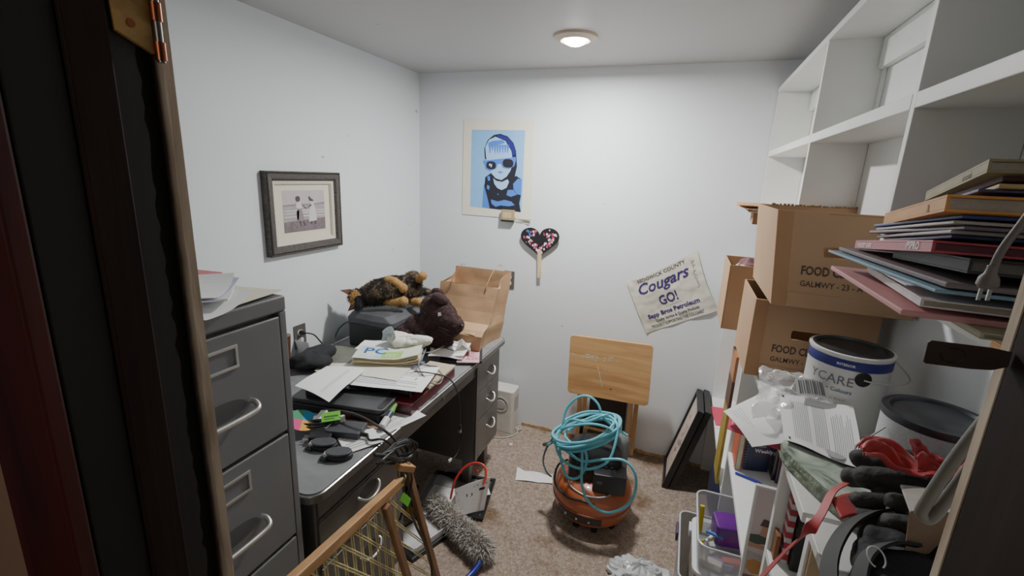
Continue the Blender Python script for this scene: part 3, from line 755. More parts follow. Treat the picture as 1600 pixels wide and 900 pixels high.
def el(cx, cy, rx, ry, mi, d, n=20, sq=.8): pp([(cx+rx*math.copysign(abs(math.cos(2*PI*i/n))**sq, math.cos(2*PI*i/n)), cy+ry*math.copysign(abs(math.sin(2*PI*i/n))**sq, math.sin(2*PI*i/n))) for i in range(n)], mi, d)
el(268, 318, 23, 19, 2, .0027); el(347, 306, 25, 20, 2, .0027); pp([(258, 314), (264, 309), (266, 316), (260, 322)], 6, .0030); pp([(266, 318), (272, 311), (271, 326), (267, 327)], 6, .0030)
pp([(296, 348), (312, 344), (326, 349), (312, 354)], 3, .0026)                                      # mouth
pp([(278, 378), (292, 390), (320, 394), (345, 380), (352, 392), (340, 420), (318, 432), (298, 424), (284, 405)], 4, .0026)   # neck opening
for pts in (((268, 480), (300, 488), (330, 478), (362, 484), (378, 500), (350, 508), (312, 506), (290, 515), (270, 500)), ((346, 430), (372, 428), (388, 450), (360, 462), (340, 455)),
            ((250, 410), (262, 418), (258, 436), (248, 428)), ((250, 372), (262, 368), (264, 390), (254, 392)), ((296, 450), (304, 452), (300, 458))): pp(pts, 3, .0026)
m.build('painting', bm_, P)
t = thing('tan_card', 'small tan patterned matchbox-sized card clipped at the foot of the blue portrait', 'card', (-1.02, YB-.02, 1.34))
M().box(-1.052, -.972, YB-.030, YB-.0046, 1.352, 1.412).build('card', mat('tan_card', '#9c8a68', .7, var=.35, scale=120), t, bevel=.001)
M().box(-1.040, -.984, YB-.0306, YB-.0301, 1.365, 1.399).build('card_panel', mat('tan_pale', '#c2ad82', .7), t)
M().box(-1.052, -.972, YB-.032, YB-.0046, 1.341, 1.3515).build('card_foot', blackr, t)
m = M(); m.sheet(lambda u, v: (-.965+.095*u, YB-.004-.02*u*v, 1.342+.02*v-.004*u), 6, 3, .0004); tag(m.build('paper_scrap', paper2), 'torn off-white paper scrap behind the lower right corner of the blue portrait', 'paper')

# ------------------------------------------------------------------ heart shaped hand fan
P = thing('heart_fan', 'black heart-shaped paper fan with a pink printed pattern and a wooden stick, on the wall', 'fan', (-.81, YB, 1.03))
m = M(); pts = []
for i in range(60):
    a = 2*PI*i/60; hx_ = 16*math.sin(a)**3; hy_ = 13*math.cos(a)-5*math.cos(2*a)-2*math.cos(3*a)-math.cos(4*a)
    pts.append((hx_/16*.120, hy_/16*.102))
X = Matrix.Translation((-.800, YB-.022, 1.245)) @ Matrix.Rotation(-.05, 4, 'Y') @ Matrix.Rotation(PI/2, 4, 'X')
m.prism(pts, 0, .002, X=X); m.build('blade', mat('fan_black', '#141317', .5), P)
m = M(X); r_ = random.Random(3)
cols = [mat('fan_pink', '#c2506f', .5), mat('fan_white', '#eadfe4', .5), mat('fan_wine', '#7d2040', .5), mat('fan_blue', '#3d66b4', .5)]
for i in range(150):
    a = r_.uniform(0, 2*PI); k = r_.uniform(.42, .86)
    hx_ = 16*math.sin(a)**3/16*.120*k; hy_ = (13*math.cos(a)-5*math.cos(2*a)-2*math.cos(3*a)-math.cos(4*a))/16*.102*k
    if abs(hx_) < .025 and hy_ > .0: continue
    s_ = r_.uniform(.004, .008); q_ = r_.uniform(0, 3)
    mi = r_.choice((0, 0, 1, 1, 2)) if not (hx_ < -.055 and hy_ > .02) else 3
    m.add([(hx_+s_*math.cos(q_+b)*r_.uniform(.7, 1.3), hy_+s_*math.sin(q_+b)*1.3, .0024+i*.000004) for b in (0, 1.57, 3.14, 4.71)], [(0, 1, 2, 3)], mi)
m.build('printed_pattern', cols, P)
M(X).box(-.012, .012, -.225, -.060, .0030, .0065).build('stick', wood_mat('stick_wood', '#c3a57c', '#e0c8a2', (30, 30, 3), .6), P, bevel=.001)

# ------------------------------------------------------------------ rally towel on the back wall
P = thing('rally_towel', 'creased off-white towel printed COUGARS GO! hanging askew on the back wall', 'towel', (-.03, YB, .768))
TL, TR, BL, BR = V(-.275, 0, 1.050), V(.077, 0, 1.269), V(-.135, 0, .768), V(.224, 0, .958)
def tw(s_, t_, d=0):
    p = TL*(1-s_)*(1-t_)+TR*s_*(1-t_)+BL*(1-s_)*t_+BR*s_*t_
    # hems bow a little between the tacked corners
    p += (TR-TL).normalized()*0 + V(0, 0, -1)*.012*math.sin(PI*s_)*(1-t_) + (TL-TR).normalized()*.014*math.sin(PI*t_)*s_
    w = .010 + .0055*math.sin(s_*5+t_*3)*1 + .006*noise.noise(V(s_*4, t_*4, 1)) + .006*max(0, s_-.75)*4*math.sin(t_*4) + .0035*noise.noise(V(s_*11, t_*9, 4))
    return V(p.x, YB-.0013-max(.0005, w-.004)-d, p.z)
m = M(); m.sheet(lambda u, v: tw(u, v), 70, 54, .0012); m.v = [p for p in m.v]
m.build('cloth', mat('towel_cloth', '#cfccbd', .9, var=.05, scale=30, bump=.15, bscale=300), P, smooth=True)
m = M(); H_ = .36; W_ = .414
def tx(txt, s0, s1, tb, hgt, bold, mi, shear=0, arc=0):
    wid = (s1-s0)*W_
    m.text(txt, hgt*1.38, None, mi=mi, bold=bold, shear=shear, wid=wid, fn=lambda x, y: tw(s0+x/W_, tb-y/H_-arc*math.sin(PI*x/wid), .0030))
purple = mat('print_purple', '#33235f', .8, var=.1)
tx('SEDGWICK COUNTY', .15, .82, .085, .022, .0004, 1)
tx('Cougars', .12, .84, .30, .070, .0022, 0, shear=.30)
tx('GO!', .34, .60, .60, .064, .0022, 0)
tx('Compliments of', .40, .62, .655, .009, 0, 1)
tx('Sapp Bros Petroleum', .11, .84, .765, .028, .0016, 0)
tx('Quality Service & Quality Products', .19, .80, .86, .018, .0006, 1)
tx('"PROUDLY SUPPORTING THE COUGARS!"', .10, .84, .955, .020, .0004, 1)
m.build('printed_lettering', [purple, mat('print_dark', '#2d2a3c', .8)], P)
m = M(); r_ = random.Random(8)
for i in range(9):      # handwriting in marker down the right edge
    t0 = .10+i*.05; pts = [tw(.90+r_.uniform(-.02, .03), t0+k*.015, .0030) for k in range(4)]
    m.tube(pts, .0006, n=5)
m.build('handwriting', inkb, P)

# ------------------------------------------------------------------ wall outlets
ivory = mat('outlet_ivory', '#dcdcd6', .35)
def outlet(label, X, dual=True, plug=False):
    t = thing('wall_outlet', label, 'outlet', X.translation)
    M(X).rbox(-.035, .035, -.057, .057, 0, .0045, .004).build('cover_plate', mat('outlet_steel', '#6f6b67', .4, .5, var=.1), t, bevel=.001)
    for s_ in (-1, 1):
        o = M(X @ Matrix.Translation((0, s_*.0195, 0))).prism([(.0165*math.copysign(min(1, abs(math.cos(a))*1.15), math.cos(a)), .0135*math.sin(a)) for a in [2*PI*i/24 for i in range(24)]], .0046, .0066).build('socket', ivory, t)
        m = M(X @ Matrix.Translation((0, s_*.0195, .0068)))
        m.poly([(-.0068, -.003), (-.0050, -.003), (-.0050, .006), (-.0068, .006)]); m.poly([(.005, -.003), (.0068, -.003), (.0068, .006), (.005, .006)]); m.poly([(.003*math.cos(a), -.0085+.003*math.sin(a)) for a in [2*PI*i/12 for i in range(12)]])
        m.build('socket_slot', inkb, o)
    return t
outlet('duplex outlet in a grey steel plate on the left wall above the desk', frame((XL+.0006, 1.590, .838), (0, 1, 0), (0, 0, 1)))
outlet('duplex outlet in a grey plate on the back wall behind the paper bag', frame((-.992, YB-.0006, .978), (1, 0, 0), (0, 0, 1)))
m = M(); X = frame((XL+.0066, 1.590, .858), (0, 1, 0), (0, 0, 1)); m.X = X
m.lathe([(.012, .0025), (.013, .014), (.009, .024), (.005, .030)], 16); m.X = Matrix.Identity(4)
m.tube([(XL+.03, 1.592, .858), (XL+.055, 1.62, .845), (XL+.06, 1.655, .80), (XL+.085, 1.665, .765), (XL+.12, 1.66, .7545)], .0034)
tag(m.build('outlet_cable', black, smooth=True), 'black power cord plugged into the left wall outlet, dropping to the desk', 'cord')
m = M(); m.tube([(XL+.115, 1.69, .7545), (XL+.07, 1.74, .785), (XL+.05, 1.80, .82), (XL+.045, 1.87, .835), (XL+.055, 1.93, .82)], .0034); tag(m.build('printer_cable', black, smooth=True), 'black power cord rising behind the printer', 'cord')
# ------------------------------------------------------------------ printer on the desk
def T2(c, rz=0, z=0): return Matrix.Translation((c[0], c[1], z)) @ Matrix.Rotation(rz, 4, 'Z')
P = thing('printer', 'bulky dark grey printer with a dusty lid at the back of the desk', 'printer', (-1.39, 1.955, .7505))
prb = mat('printer_dark', '#1e1f24', .4, var=.1, scale=12); prl = mat('printer_lid', '#4b4d51', .55, var=.22, scale=14)
m = M(); m.rbox(-1.522, -1.258, 1.785, 2.13, .7505, .868, .018); m.build('body', prb, P, bevel=.004)
# lid: tapered hood with a chamfer
m = M(); a = rr(-1.524, -1.256, 1.783, 2.132, .018); b = rr(-1.510, -1.300, 1.797, 2.115, .02); n = len(a)
m.add([(x, y, .871) for x, y in a]+[(x, y, .897) for x, y in a]+[(x, y, .921) for x, y in b], [tuple(reversed(range(n)))]+[(i, (i+1) % n, n+(i+1) % n, n+i) for i in range(n)]+[(n+i, n+(i+1) % n, 2*n+(i+1) % n, 2*n+i) for i in range(n)]+[tuple(range(2*n, 3*n))])
m.build('lid', prl, P, bevel=.002)
M().box(-1.515, -1.265, 1.790, 2.125, .8682, .8708).build('seam', inkb, P)
M().rbox(-1.375, -1.335, 1.99, 2.06, .9212, .926, .01).build('button_panel', mat('panel_grey', '#2f3034', .4), P, bevel=.001)
M().box(-1.2578, -1.2535, 1.84, 2.05, .79, .85).build('paper_slot', prb, P, bevel=.001)

# ------------------------------------------------------------------ plush dog lying on the printer
D_ = thing('plush_dog', 'plush shepherd dog with tan paws lying on its side on top of the printer', 'soft toy', (-1.39, 1.93, .922))
m = M()
def bone(m, a, b, r0, r1, n=7):
    a, b = V(*a), V(*b)
    for i in range(n+1): k = i/n; m.ell(a.lerp(b, k), r0+(r1-r0)*k, n=14)
O = V(0, 0, -.012)
bone(m, (-1.47, 1.865, .988), (-1.425, 1.905, 1.008), .046, .063); bone(m, (-1.425, 1.905, 1.008), (-1.36, 1.96, 1.022), .064, .068); bone(m, (-1.36, 1.96, 1.020), (-1.30, 2.02, 1.035), .064, .056)
m.ell((-1.292, 2.028, 1.062), (.045, .045, .048)); m.ell((-1.30, 2.02, 1.0), (.05, .05, .05))
m.ell((-1.498, 1.838, .990), (.043, .043, .040)); bone(m, (-1.49, 1.83, .98), (-1.462, 1.800, .955), .034, .020)
bone(m, (-1.27, 2.06, 1.0), (-1.215, 2.10, .985), .022, .015)
bone(m, (-1.30, 2.02, 1.065), (-1.262, 2.012, 1.078), .034, .026)
body = remesh(m, .006, 3)
tanf = mat('fur_tan', '#a9844f', .95, var=.2, scale=90); darkf = mat('fur_dark', '#2a231c', .95, var=.45, scale=70); greyf = mat('fur_grey', '#5a4d3b', .95, var=.35, scale=60); blackf = mat('fur_black', '#100f10', .9)
def dogcol(p):
    n_ = noise.noise(p*28)+.5*noise.noise(p*60)
    if (p-V(-1.462, 1.81, .965)).length < .042 and p.x > -1.478: return 3
    if (p-V(-1.500, 1.815, .985)).length < .046: return 0 if n_ > -.35 else 1
    if p.z > 1.075 and p.x < -1.33: return 1
    return 2 if n_ > .08 else 1
bo = M(); bo.v = list(body.v); bo.f = list(body.f); bo.m = [dogcol(sum((body.v[i] for i in f), V(0, 0, 0))/len(f)) for f in body.f]
fur(bo, body, 9000, .014, .0011, lean=(-.2, -.1, -.4), curl=.5, matfn=dogcol, seed=5)
bo.build('body', [tanf, darkf, greyf, blackf], D_)
def limb(n, pts, r0, r1, pr, seed):
    m = M(); pts = [V(*p) for p in pts]
    for i in range(len(pts)-1): bone(m, pts[i], pts[i+1], r0+(r1-r0)*i/(len(pts)-1), r0+(r1-r0)*(i+1)/(len(pts)-1))
    m.ell(pts[-1], pr); m2 = remesh(m, .005, 3); o = M(); o.v = list(m2.v); o.f = list(m2.f); o.m = list(m2.m)
    fur(o, m2, 1100, .006, .0007, curl=.4, seed=seed); o.build(n, tanf, D_)
limb('foreleg', [(-1.372, 1.925, 1.075), (-1.335, 1.925, 1.072), (-1.297, 1.940, 1.040)], .022, .021, .0245, 1)
limb('foreleg', [(-1.37, 1.905, .972), (-1.325, 1.915, .968), (-1.285, 1.925, .975)], .023, .021, .0255, 2)
limb('hind_leg', [(-1.275, 2.02, 1.070), (-1.245, 2.005, 1.080), (-1.222, 2.008, 1.098)], .021, .018, .022, 3)
limb('hind_leg', [(-1.29, 2.0, .965), (-1.262, 1.990, .960), (-1.235, 1.990, .962)], .022, .02, .024, 4)
for c, d in (((-1.530, 1.822, 1.012), (-.045, -.02, .012)), ((-1.505, 1.805, .950), (-.012, -.020, -.022))):
    m = M(); c = V(*c); d = V(*d); s_ = V(.012, -.012, -.014)
    m.add([c-s_, c+s_, c+d+V(.004, -.004, 0), c-s_+V(.006, .006, 0), c+s_+V(.006, .006, 0), c+d+V(.007, .001, 0)], [(0, 1, 2), (3, 5, 4), (0, 3, 4, 1), (1, 4, 5, 2), (2, 5, 3, 0)]); m.build('ear', mat('ear_brown', '#5a3a2a', .9, var=.3), D_)
m = M(); m.ell((-1.4575, 1.790, .951), (.009, .008, .007), n=12); m.build('nose', mat('nose_black', '#0b0b0c', .3), D_, smooth=True)
m = M(); m.ell((-1.478, 1.797, .990), .0055, n=12); m.build('eye', mat('eye_brown', '#1a0e06', .15), D_, smooth=True)

# ------------------------------------------------------------------ dark brown plush bear
def KB(p):
    q_ = V(0, 0, 1.62).lerp(Vector(p), .968); q_.z = max(q_.z, .7535 if q_.y > 1.86 or q_.x < -1.05 else .80); return q_
D_ = thing('plush_bear', 'dark brown plush bear slumped between the printer and the paper bag', 'soft toy', (-1.14, 1.95, .7505))
m = M()
m.ell((-1.17, 1.935, .835), (.082, .082, .085)); m.ell((-1.235, 1.90, .815), (.070, .075, .060)); m.ell((-1.20, 1.92, .86), (.060, .065, .06)); m.ell((-1.085, 1.93, .812), (.08, .06, .060)); m.ell((-1.12, 1.95, .905), (.075, .07, .065))
m.ell((-1.115, 1.955, .955), (.080, .070, .074)); m.ell((-1.055, 1.935, .938), (.060, .054, .054)); bone(m, (-1.045, 1.925, .925), (-.975, 1.905, .905), .050, .038)
m.ell((-1.015, 1.912, .872), (.056, .044, .032)); m.ell((-1.14, 1.945, .985), (.035, .035, .03))
m.ell((-1.15, 1.93, .79), (.10, .07, .05)); bear = remesh(m, .007, 4, disp=.006, dscale=40); bear.v = [KB(p) for p in bear.v]
bf = mat('fur_bear', '#3a2223', .95, var=.35, scale=120, sheen=.15)
o = M(); o.v = list(bear.v); o.f = list(bear.f); o.m = list(bear.m); fur(o, bear, 26000, .008, .0008, curl=.7, seed=9); o.build('body', bf, D_)
for c, r in (((-1.075, 1.925, 1.018), (.044, .026, .026)), ((-1.125, 1.99, 1.025), (.034, .018, .026))):
    m = M(); m.ell(c, r, R=Euler((.3, .5, .4)).to_matrix(), n=18); e2 = remesh(m, .005, 2); e2.v = [KB(p) for p in e2.v]; o = M(); o.v = list(e2.v); o.f = list(e2.f); o.m = list(e2.m); fur(o, e2, 1800, .005, .0007, curl=.7, seed=3); o.build('ear', bf, D_)
m = M(); X = frame((-1.052, 1.8805, .955), (.9, .35, .2), (0, .1, 1)); m.X = X; m.poly([(-.008, -.009), (.009, -.007), (.007, .009), (-.006, .008)], .006); m.poly([(-.008, -.009), (.009, -.007), (.007, .009), (-.006, .008)], .007); m.v = [KB(p) for p in m.v]; m.build('tag', paper, D_)
m = M(); m.ell((-.938, 1.892, .908), (.008, .012, .009), n=12); m.v = [KB(p) for p in m.v]; m.build('nose', mat('nose_black', '#0b0b0c', .3), D_, smooth=True)
m = M(); m.tube([(-.950, 1.873, .886), (-.985, 1.862, .884), (-1.03, 1.864, .892)], .0022, n=6); m.v = [KB(p) for p in m.v]; m.build('mouth', inkb, D_)

# ------------------------------------------------------------------ brown paper bag
G = thing('paper_bag', 'open brown kraft paper grocery bag standing at the far end of the desk', 'bag', (-1.0, 2.10, .7505))
rings = [ # z, x0, x1, y0, y1
 (.7505, -1.155, -.872, 1.955, 2.225), (.79, -1.158, -.866, 1.950, 2.232), (.845, -1.160, -.858, 1.948, 2.238), (.866, -1.158, -.858, 1.975, 2.240),
 (.885, -1.160, -.856, 2.03, 2.243), (.94, -1.163, -.850, 2.055, 2.247), (1.00, -1.165, -.842, 2.075, 2.251), (1.062, -1.166, -.836, 2.092, 2.256), (1.118, -1.160, -.832, 2.098, 2.260)]
def ringpts(x0, x1, y0, y1, nx=12, ny=8):
    p = []
    for i in range(nx): p.append((x0+(x1-x0)*i/nx, y0, 0))
    for i in range(ny): p.append((x1-.018*math.sin(PI*i/ny)*1.4, y0+(y1-y0)*i/ny, 1))
    for i in range(nx): p.append((x1-(x1-x0)*i/nx, y1, 2))
    for i in range(ny): p.append((x0+.018*math.sin(PI*i/ny)*1.4, y1-(y1-y0)*i/ny, 3))
    return p
def bagmesh(off, N=5):
    vs = []; R_ = []
    for k in range(len(rings)-1):
        for s_ in range(N):
            t = s_/N; R_.append([rings[k][q]*(1-t)+rings[k+1][q]*t for q in range(5)])
    R_.append(list(rings[-1]))
    for (z, x0, x1, y0, y1) in R_:
        for (x, y, side) in ringpts(x0+off, x1-off, y0+off, y1-off):
            zz = z
            if z > 1.062:
                k = (z-1.062)/.056
                if side == 0: zz = 1.062 - k*.0
                if side in (1, 3): yy = (y-y0)/(y1-y0); zz = 1.062+(z-1.062)*(yy if side == 1 else yy)
            d = .006*noise.noise(V(x*9, y*9, z*9))+.0015*noise.noise(V(x*26, y*26, z*26))
            vs.append((x+d*(1 if side in (1, 3) else .3), y+d*(1 if side in (0, 2) else .3), zz))
    return vs, len(R_)
m = M(); vo, nr = bagmesh(0); vi, _ = bagmesh(.0015); n = 40; fs = []
for j in range(nr-1):
    for i in range(n):
        a = j*n+i; b = j*n+(i+1) % n; fs.append((a, b, b+n, a+n)); fs.append(tuple(nr*n+q_ for q_ in (a+n, b+n, b, a)))
for i in range(n):
    a = (nr-1)*n+i; b = (nr-1)*n+(i+1) % n; fs.append((a, b, nr*n+b, nr*n+a))
fs.append(tuple(reversed(range(n)))); m.add(vo+vi, fs); m.build('bag_body', kraft, G)
M().sheet(lambda u, v: (-1.135+.24*u, 1.944+.045*v+.008*math.sin(u*3), .868+.004*math.sin(u*9)-.02*(1-v)), 10, 4, .0012).build('fold_flap', kraft, G)
twine = mat('kraft_twine', '#9c7c58', .8)
M().tube([(-1.11, 2.088, 1.01), (-1.095, 2.080, 1.07), (-1.07, 2.10, 1.13), (-1.055, 2.12, 1.16), (-1.05, 2.14, 1.155)], .0022, n=6).build('handle', twine, G, smooth=True)
M().tube([(-.905, 2.085, 1.04), (-.90, 2.09, 1.075), (-.892, 2.15, 1.135), (-.885, 2.20, 1.16), (-.88, 2.23, 1.15)], .0022, n=6).build('handle', twine, G, smooth=True)

# ------------------------------------------------------------------ desk papers and devices
# black flat printer/scanner at the bottom of the heap
S = thing('flatbed_scanner', 'flat black scanner-like device under the heap of papers, wine-red strip on its edge', 'scanner', (-1.09, 1.27, .7505), (0, 0, .15))
X = WM[S.name]
M(X).rbox(-.195, .180, -.085, .050, .002, .036, .022).build('base', black, S, bevel=.006, bseg=3)
M(X).rbox(-.190, .176, -.080, .046, .0365, .052, .022).build('lid', mat('dusty_black', '#3f4042', .45, var=.3, scale=12), S, bevel=.004)
M(X).rbox(.145, .170, -.065, .04, .0522, .0532, .01).build('lid_strip', black, S)
M(X).box(-.03, .055, -.0865, -.0855, .012, .030).build('red_strip', mat('wine_gloss', '#5a1526', .3), S)
M(X).box(-.19, .17, -.075, .04, 0, .0015).build('base_plate', blackr, S)
# maroon box file
S = thing('maroon_box', 'long glossy maroon box with a cream lid beside the scanner on the desk', 'box', (-.93, 1.49, .7505), (0, 0, .0))
m = M(T2((-.918, 1.493), .04)); m.box(-.058, .062, -.185, .185, .7505, .793); m.build('body', mat('maroon_card', '#4f1620', .3, var=.15, scale=20), S, bevel=.002)
m = M(T2((-.918, 1.493), .04)); m.box(-.060, .064, -.05, .187, .7935, .803); m.build('lid', mat('cream_card', '#b9ab92', .6, var=.1), S, bevel=.001)
# thin dark laptop lying on the box and scanner
S = thing('laptop', 'closed thin black laptop under the white papers on the desk', 'laptop', (-1.03, 1.45, .815))
X = T2((-1.045, 1.455), .07)
M(X).rbox(-.175, .160, -.125, .125, .8135, .8215, .01).build('base', black, S, bevel=.002)
M(X).rbox(-.175, .160, -.125, .125, .8219, .8280, .01).build('screen_lid', mat('laptop_lid', '#25262b', .35), S, bevel=.002)
M().box(-1.20, -1.13, 1.40, 1.52, .7505, .8125).build('support_box', dgrey); tag(bpy.data.objects['support_box'], 'dark grey box wedged under the laptop edge', 'box'); bpy.data.objects['support_box'].name = 'grey_box'
flat_paper('document', 'large white printed sheet draped over the laptop corner', 'paper', (-1.0, 1.43), .30, .23, .22, .8290, paper, curl=.0, lines=14, seed=21, wav=.004)
flat_paper('document', 'plain white sheet under the newspapers', 'paper', (-1.10, 1.47), .26, .20, .12, .8335, paper2, seed=22, wav=.003)
m = M()
m.sheet(lambda u, v: V(-1.222, 1.150, .862)*(1-u)*(1-v)+V(-1.052, 1.128, .848)*u*(1-v)+V(-1.275, 1.365, .846)*(1-u)*v+V(-1.110, 1.395, .852)*u*v+V(0, 0, .006*math.sin(PI*u)+.003*math.sin(v*5)), 12, 12, .001)
for i in range(9):
    v = .12+.085*i
    def f_(u, v): return V(-1.222, 1.150, .863)*(1-u)*(1-v)+V(-1.052, 1.128, .849)*u*(1-v)+V(-1.275, 1.365, .847)*(1-u)*v+V(-1.110, 1.395, .853)*u*v+V(0, 0, .006*math.sin(PI*u)+.003*math.sin(v*5)+.0004)
    a = [.14+.09*i, .16+.09*i]
    if i > 5: m.add([f_(.62+.03*(i-5), .08+.1*k) for k in range(9)]+[f_(.625+.03*(i-5), .08+.1*k) for k in range(8, -1, -1)], [(k, k+1, 16-k, 17-k) for k in range(8)], 1)
tag(m.build('document', [paper, ink]), 'white letter overhanging the scanner next to the filing cabinet', 'paper')
m = M(T2((-1.18, 1.27), .1)); m.rbox(-.05, .05, -.075, .075, .8035, .842, .01); tag(m.build('black_case', black, bevel=.004), 'small black case holding up the white letter', 'case')
flat_paper('document', 'pale grey sheet sticking out under the scanner beside the filing cabinet', 'paper', (-1.21, 1.165), .14, .16, .5, .7508, mat('grey_sheet', '#b4b2ac', .7), seed=90, wav=.008)
flat_paper('document', 'white torn envelope between the printer and the phone book', 'paper', (-1.22, 1.62), .16, .12, .3, .848, paper, seed=91, wav=.012)
# newspapers / phone book: a curved stack of leaves
S = thing('phone_book', 'thick dog-eared phone book with blue and green cover on the desk papers', 'book', (-1.10, 1.545, .838))
X = T2((-1.105, 1.545), .40, .8385)
def leafs(u, v, k): return ((u-.5)*(.27-.006*(k % 3)), (v-.5)*.135+.006*math.sin(k*1.7), k*.0052+.012*max(0, u-.6)**1.5*6+.0035*math.sin(u*5+k*.4)*(k > 1)+.002*noise.noise(V(u*5, v*5, k)))
pg = mat('book_pages', '#c9bd9c', .8, var=.12, scale=60, stretch=(1, 1, 40))
for k in range(6): M(X).sheet(lambda u, v, k=k: leafs(u, v, k), 14, 6, .0040).build('page_block', pg, S)
cov = [mat('cover_white', '#d5dccb', .5), mat('cover_blue', '#a8cbe6', .5), mat('cover_green', '#9cc26a', .5), mat('cover_navy', '#2a4a86', .5)]
m = M(X); m.sheet(lambda u, v: tuple(V(*leafs(u, v, 6))), 14, 6, .0006)
def cp(u, v, dz=.0005): p = leafs(u, v, 6); return (p[0], p[1], p[2]+dz)
def cpoly(u0, u1, v0, v1, mi, n=6): m.add([cp(u0+(u1-u0)*k/n, v0) for k in range(n+1)]+[cp(u0+(u1-u0)*k/n, v1) for k in range(n, -1, -1)], [(k, k+1, 2*n-k, 2*n+1-k) for k in range(n)], mi)
cpoly(.06, .40, .12, .92, 1); cpoly(.41, .72, .08, .60, 2)
m.text('PC', .085, None, mi=3, bold=.0010, fn=lambda x, y: cp(.10+x/.27, .40+y/.135, .0011)); m.text('MY', .035, None, mi=0, fn=lambda x, y: cp(.46+x/.27, .2+y/.135, .0012))
m.build('cover', cov, S)
m = M(X); m.sheet(lambda u, v: (.118+.03*math.sin(v*PI*.6), -.07+.13*u, .002+.03*v), 6, 8, .0015); tag(m.build('magazine', mat('blue_gloss', '#7c93b4', .3)), 'blue glossy magazine curling behind the phone book', 'magazine')
m = M(T2((-1.165, 1.66), .25)); m.sheet(lambda u, v: (-.16+.26*u, -.06+.13*v, .805+.042*u+.004*math.sin(u*9)), 12, 6, .003)
tag(m.build('newspaper', paper2), 'folded pale newspaper sticking out behind the phone book', 'newspaper')
m = cloth_lump((-1.085, 1.655, .893), (.095, .055, .030), 5, .6, 17, n=36); tag(m.build('crumpled_paper', mat('crumple', '#dcd8cf', .75)), 'crumpled off-white wrapping paper on top of the phone book', 'paper')
m = M(); m.sheet(lambda u, v: (-1.215+.075*u+.03*v, 1.64+.015*math.sin(u*4)-.03*v*v, .868+.085*v-.025*(u-.5)**2*4*v), 12, 10, .0006); tag(m.build('receipt', mat('blue_white', '#d3dde2', .5)), 'white slip of paper standing curled up behind the phone book', 'paper')
# flat folders left of the printer
m = M(T2((-1.42, 1.66), .25)); m.sheet(lambda u, v: (-.11+.22*u, -.12+.24*v, .7512+.004*math.sin(u*3)), 8, 8, .002); tag(m.build('folder', mat('grey_green_folder', '#6e7066', .7, var=.1)), 'grey-green folder lying flat in front of the printer', 'folder')
flat_paper('document', 'white torn sheet beside the black cloth on the desk', 'paper', (-1.335, 1.52), .20, .10, .45, .7555, paper2, seed=31, wav=.012, curl=.008)
m = cloth_lump((-1.478, 1.50, .790), (.085, .115, .040), 11, .45, 13, n=32); m.v = [V(p.x, p.y, max(p.z, .7508)) for p in m.v]
tag(m.build('black_bag', mat('black_cloth', '#16171b', .85, var=.4, scale=30, bump=.3, bscale=60), smooth=True, ang=0), 'crumpled black cloth pouch on the desk under the wall outlet', 'pouch')
# right-hand heap
m = M(T2((-.94, 1.90), .42)); m.rbox(-.10, .10, -.085, .085, .7505, .7625, .006); tag(m.build('planner', mat('planner_black', '#26262b', .5), bevel=.002), 'black bound planner at the desk edge under mail', 'book')
S = thing('notebook', 'pink printed card booklet on the planner at the desk edge', 'booklet', (-.90, 1.88, .763))
X = T2((-.895, 1.875), .42, .7632)
M(X).rbox(-.05, .055, -.07, .075, 0, .004, .006).build('cover', mat('pink_card', '#cfa7ac', .6, var=.1, scale=40), S)
m = M(X)
for i in range(3): m.text('A2%s' % 'KL'[i % 2], .036, T2((-.03+.01*i, .03-.035*i), .0, .0046), bold=.0006)
m.build('printed_lettering', mat('pink_print', '#a8506a', .6), S)
for i, (x, y, rz, w_, h_, lab) in enumerate(((-.990, 1.845, .35, .16, .13, 'white envelope at the bottom of the mail heap by the bag'), (-1.005, 1.86, .6, .15, .11, 'white envelope slanting across the mail heap by the bag'), (-.965, 1.87, .15, .13, .12, 'topmost white envelope of the mail heap by the bag'))):
    m = flat_paper('x', '', '', (x, y), w_, h_, rz, .768+.010*i, paper, seed=40+i, wav=.02, curl=.008, th=.004, lines=3, build=False, tiltx=.08*i)
    tag(m.build('envelope', [[paper, paper2, paper][i], ink]), lab, 'envelope', 'envelopes in the mail heap by the bag')
m = M(T2((-.935, 1.915), .5, .79)); m.add([(-.05, -.05, 0), (.03, -.05, .0), (.03, .05, .0), (-.05, .05, 0), (-.01, -.05, .035), (-.01, .05, .035)], [(0, 1, 4), (3, 5, 2), (0, 4, 5, 3), (1, 2, 5, 4), (0, 3, 2, 1)])
tag(m.build('folded_leaflet', mat('grey_paper', '#a9a6a0', .6, var=.2, scale=60)), 'folded grey leaflet propped open like a tent on the mail heap', 'leaflet')
# cables over the right part of the desk
gcab = mat('grey_cable', '#7c7672', .5)
m = M(); m.tube([(-1.0, 1.93, .83), (-1.0, 1.83, .818), (-.99, 1.70, .835), (-.985, 1.60, .865), (-.93, 1.50, .845), (-.86, 1.46, .82), (-.838, 1.50, .80), (-.86, 1.56, .812), (-.93, 1.56, .84), (-.95, 1.48, .845)], .0028)
tag(m.build('grey_cable', gcab, smooth=True), 'grey cable looping over the maroon box toward the mail heap', 'cable')
m = M(); m.tube([(-.905, 1.44, .835), (-.90, 1.38, .81), (-.855, 1.36, .762), (-.86, 1.40, .757), (-.89, 1.42, .80), (-.872, 1.37, .77), (-.86, 1.33, .757)], .0022)
tag(m.build('grey_cable', gcab, smooth=True), 'thin grey cable knotted at the near end of the maroon box', 'cable')
S = thing('usb_cable', 'black cable hanging over the desk edge into the kneehole with a bare plug', 'cable', (-.83, 1.56, .5))
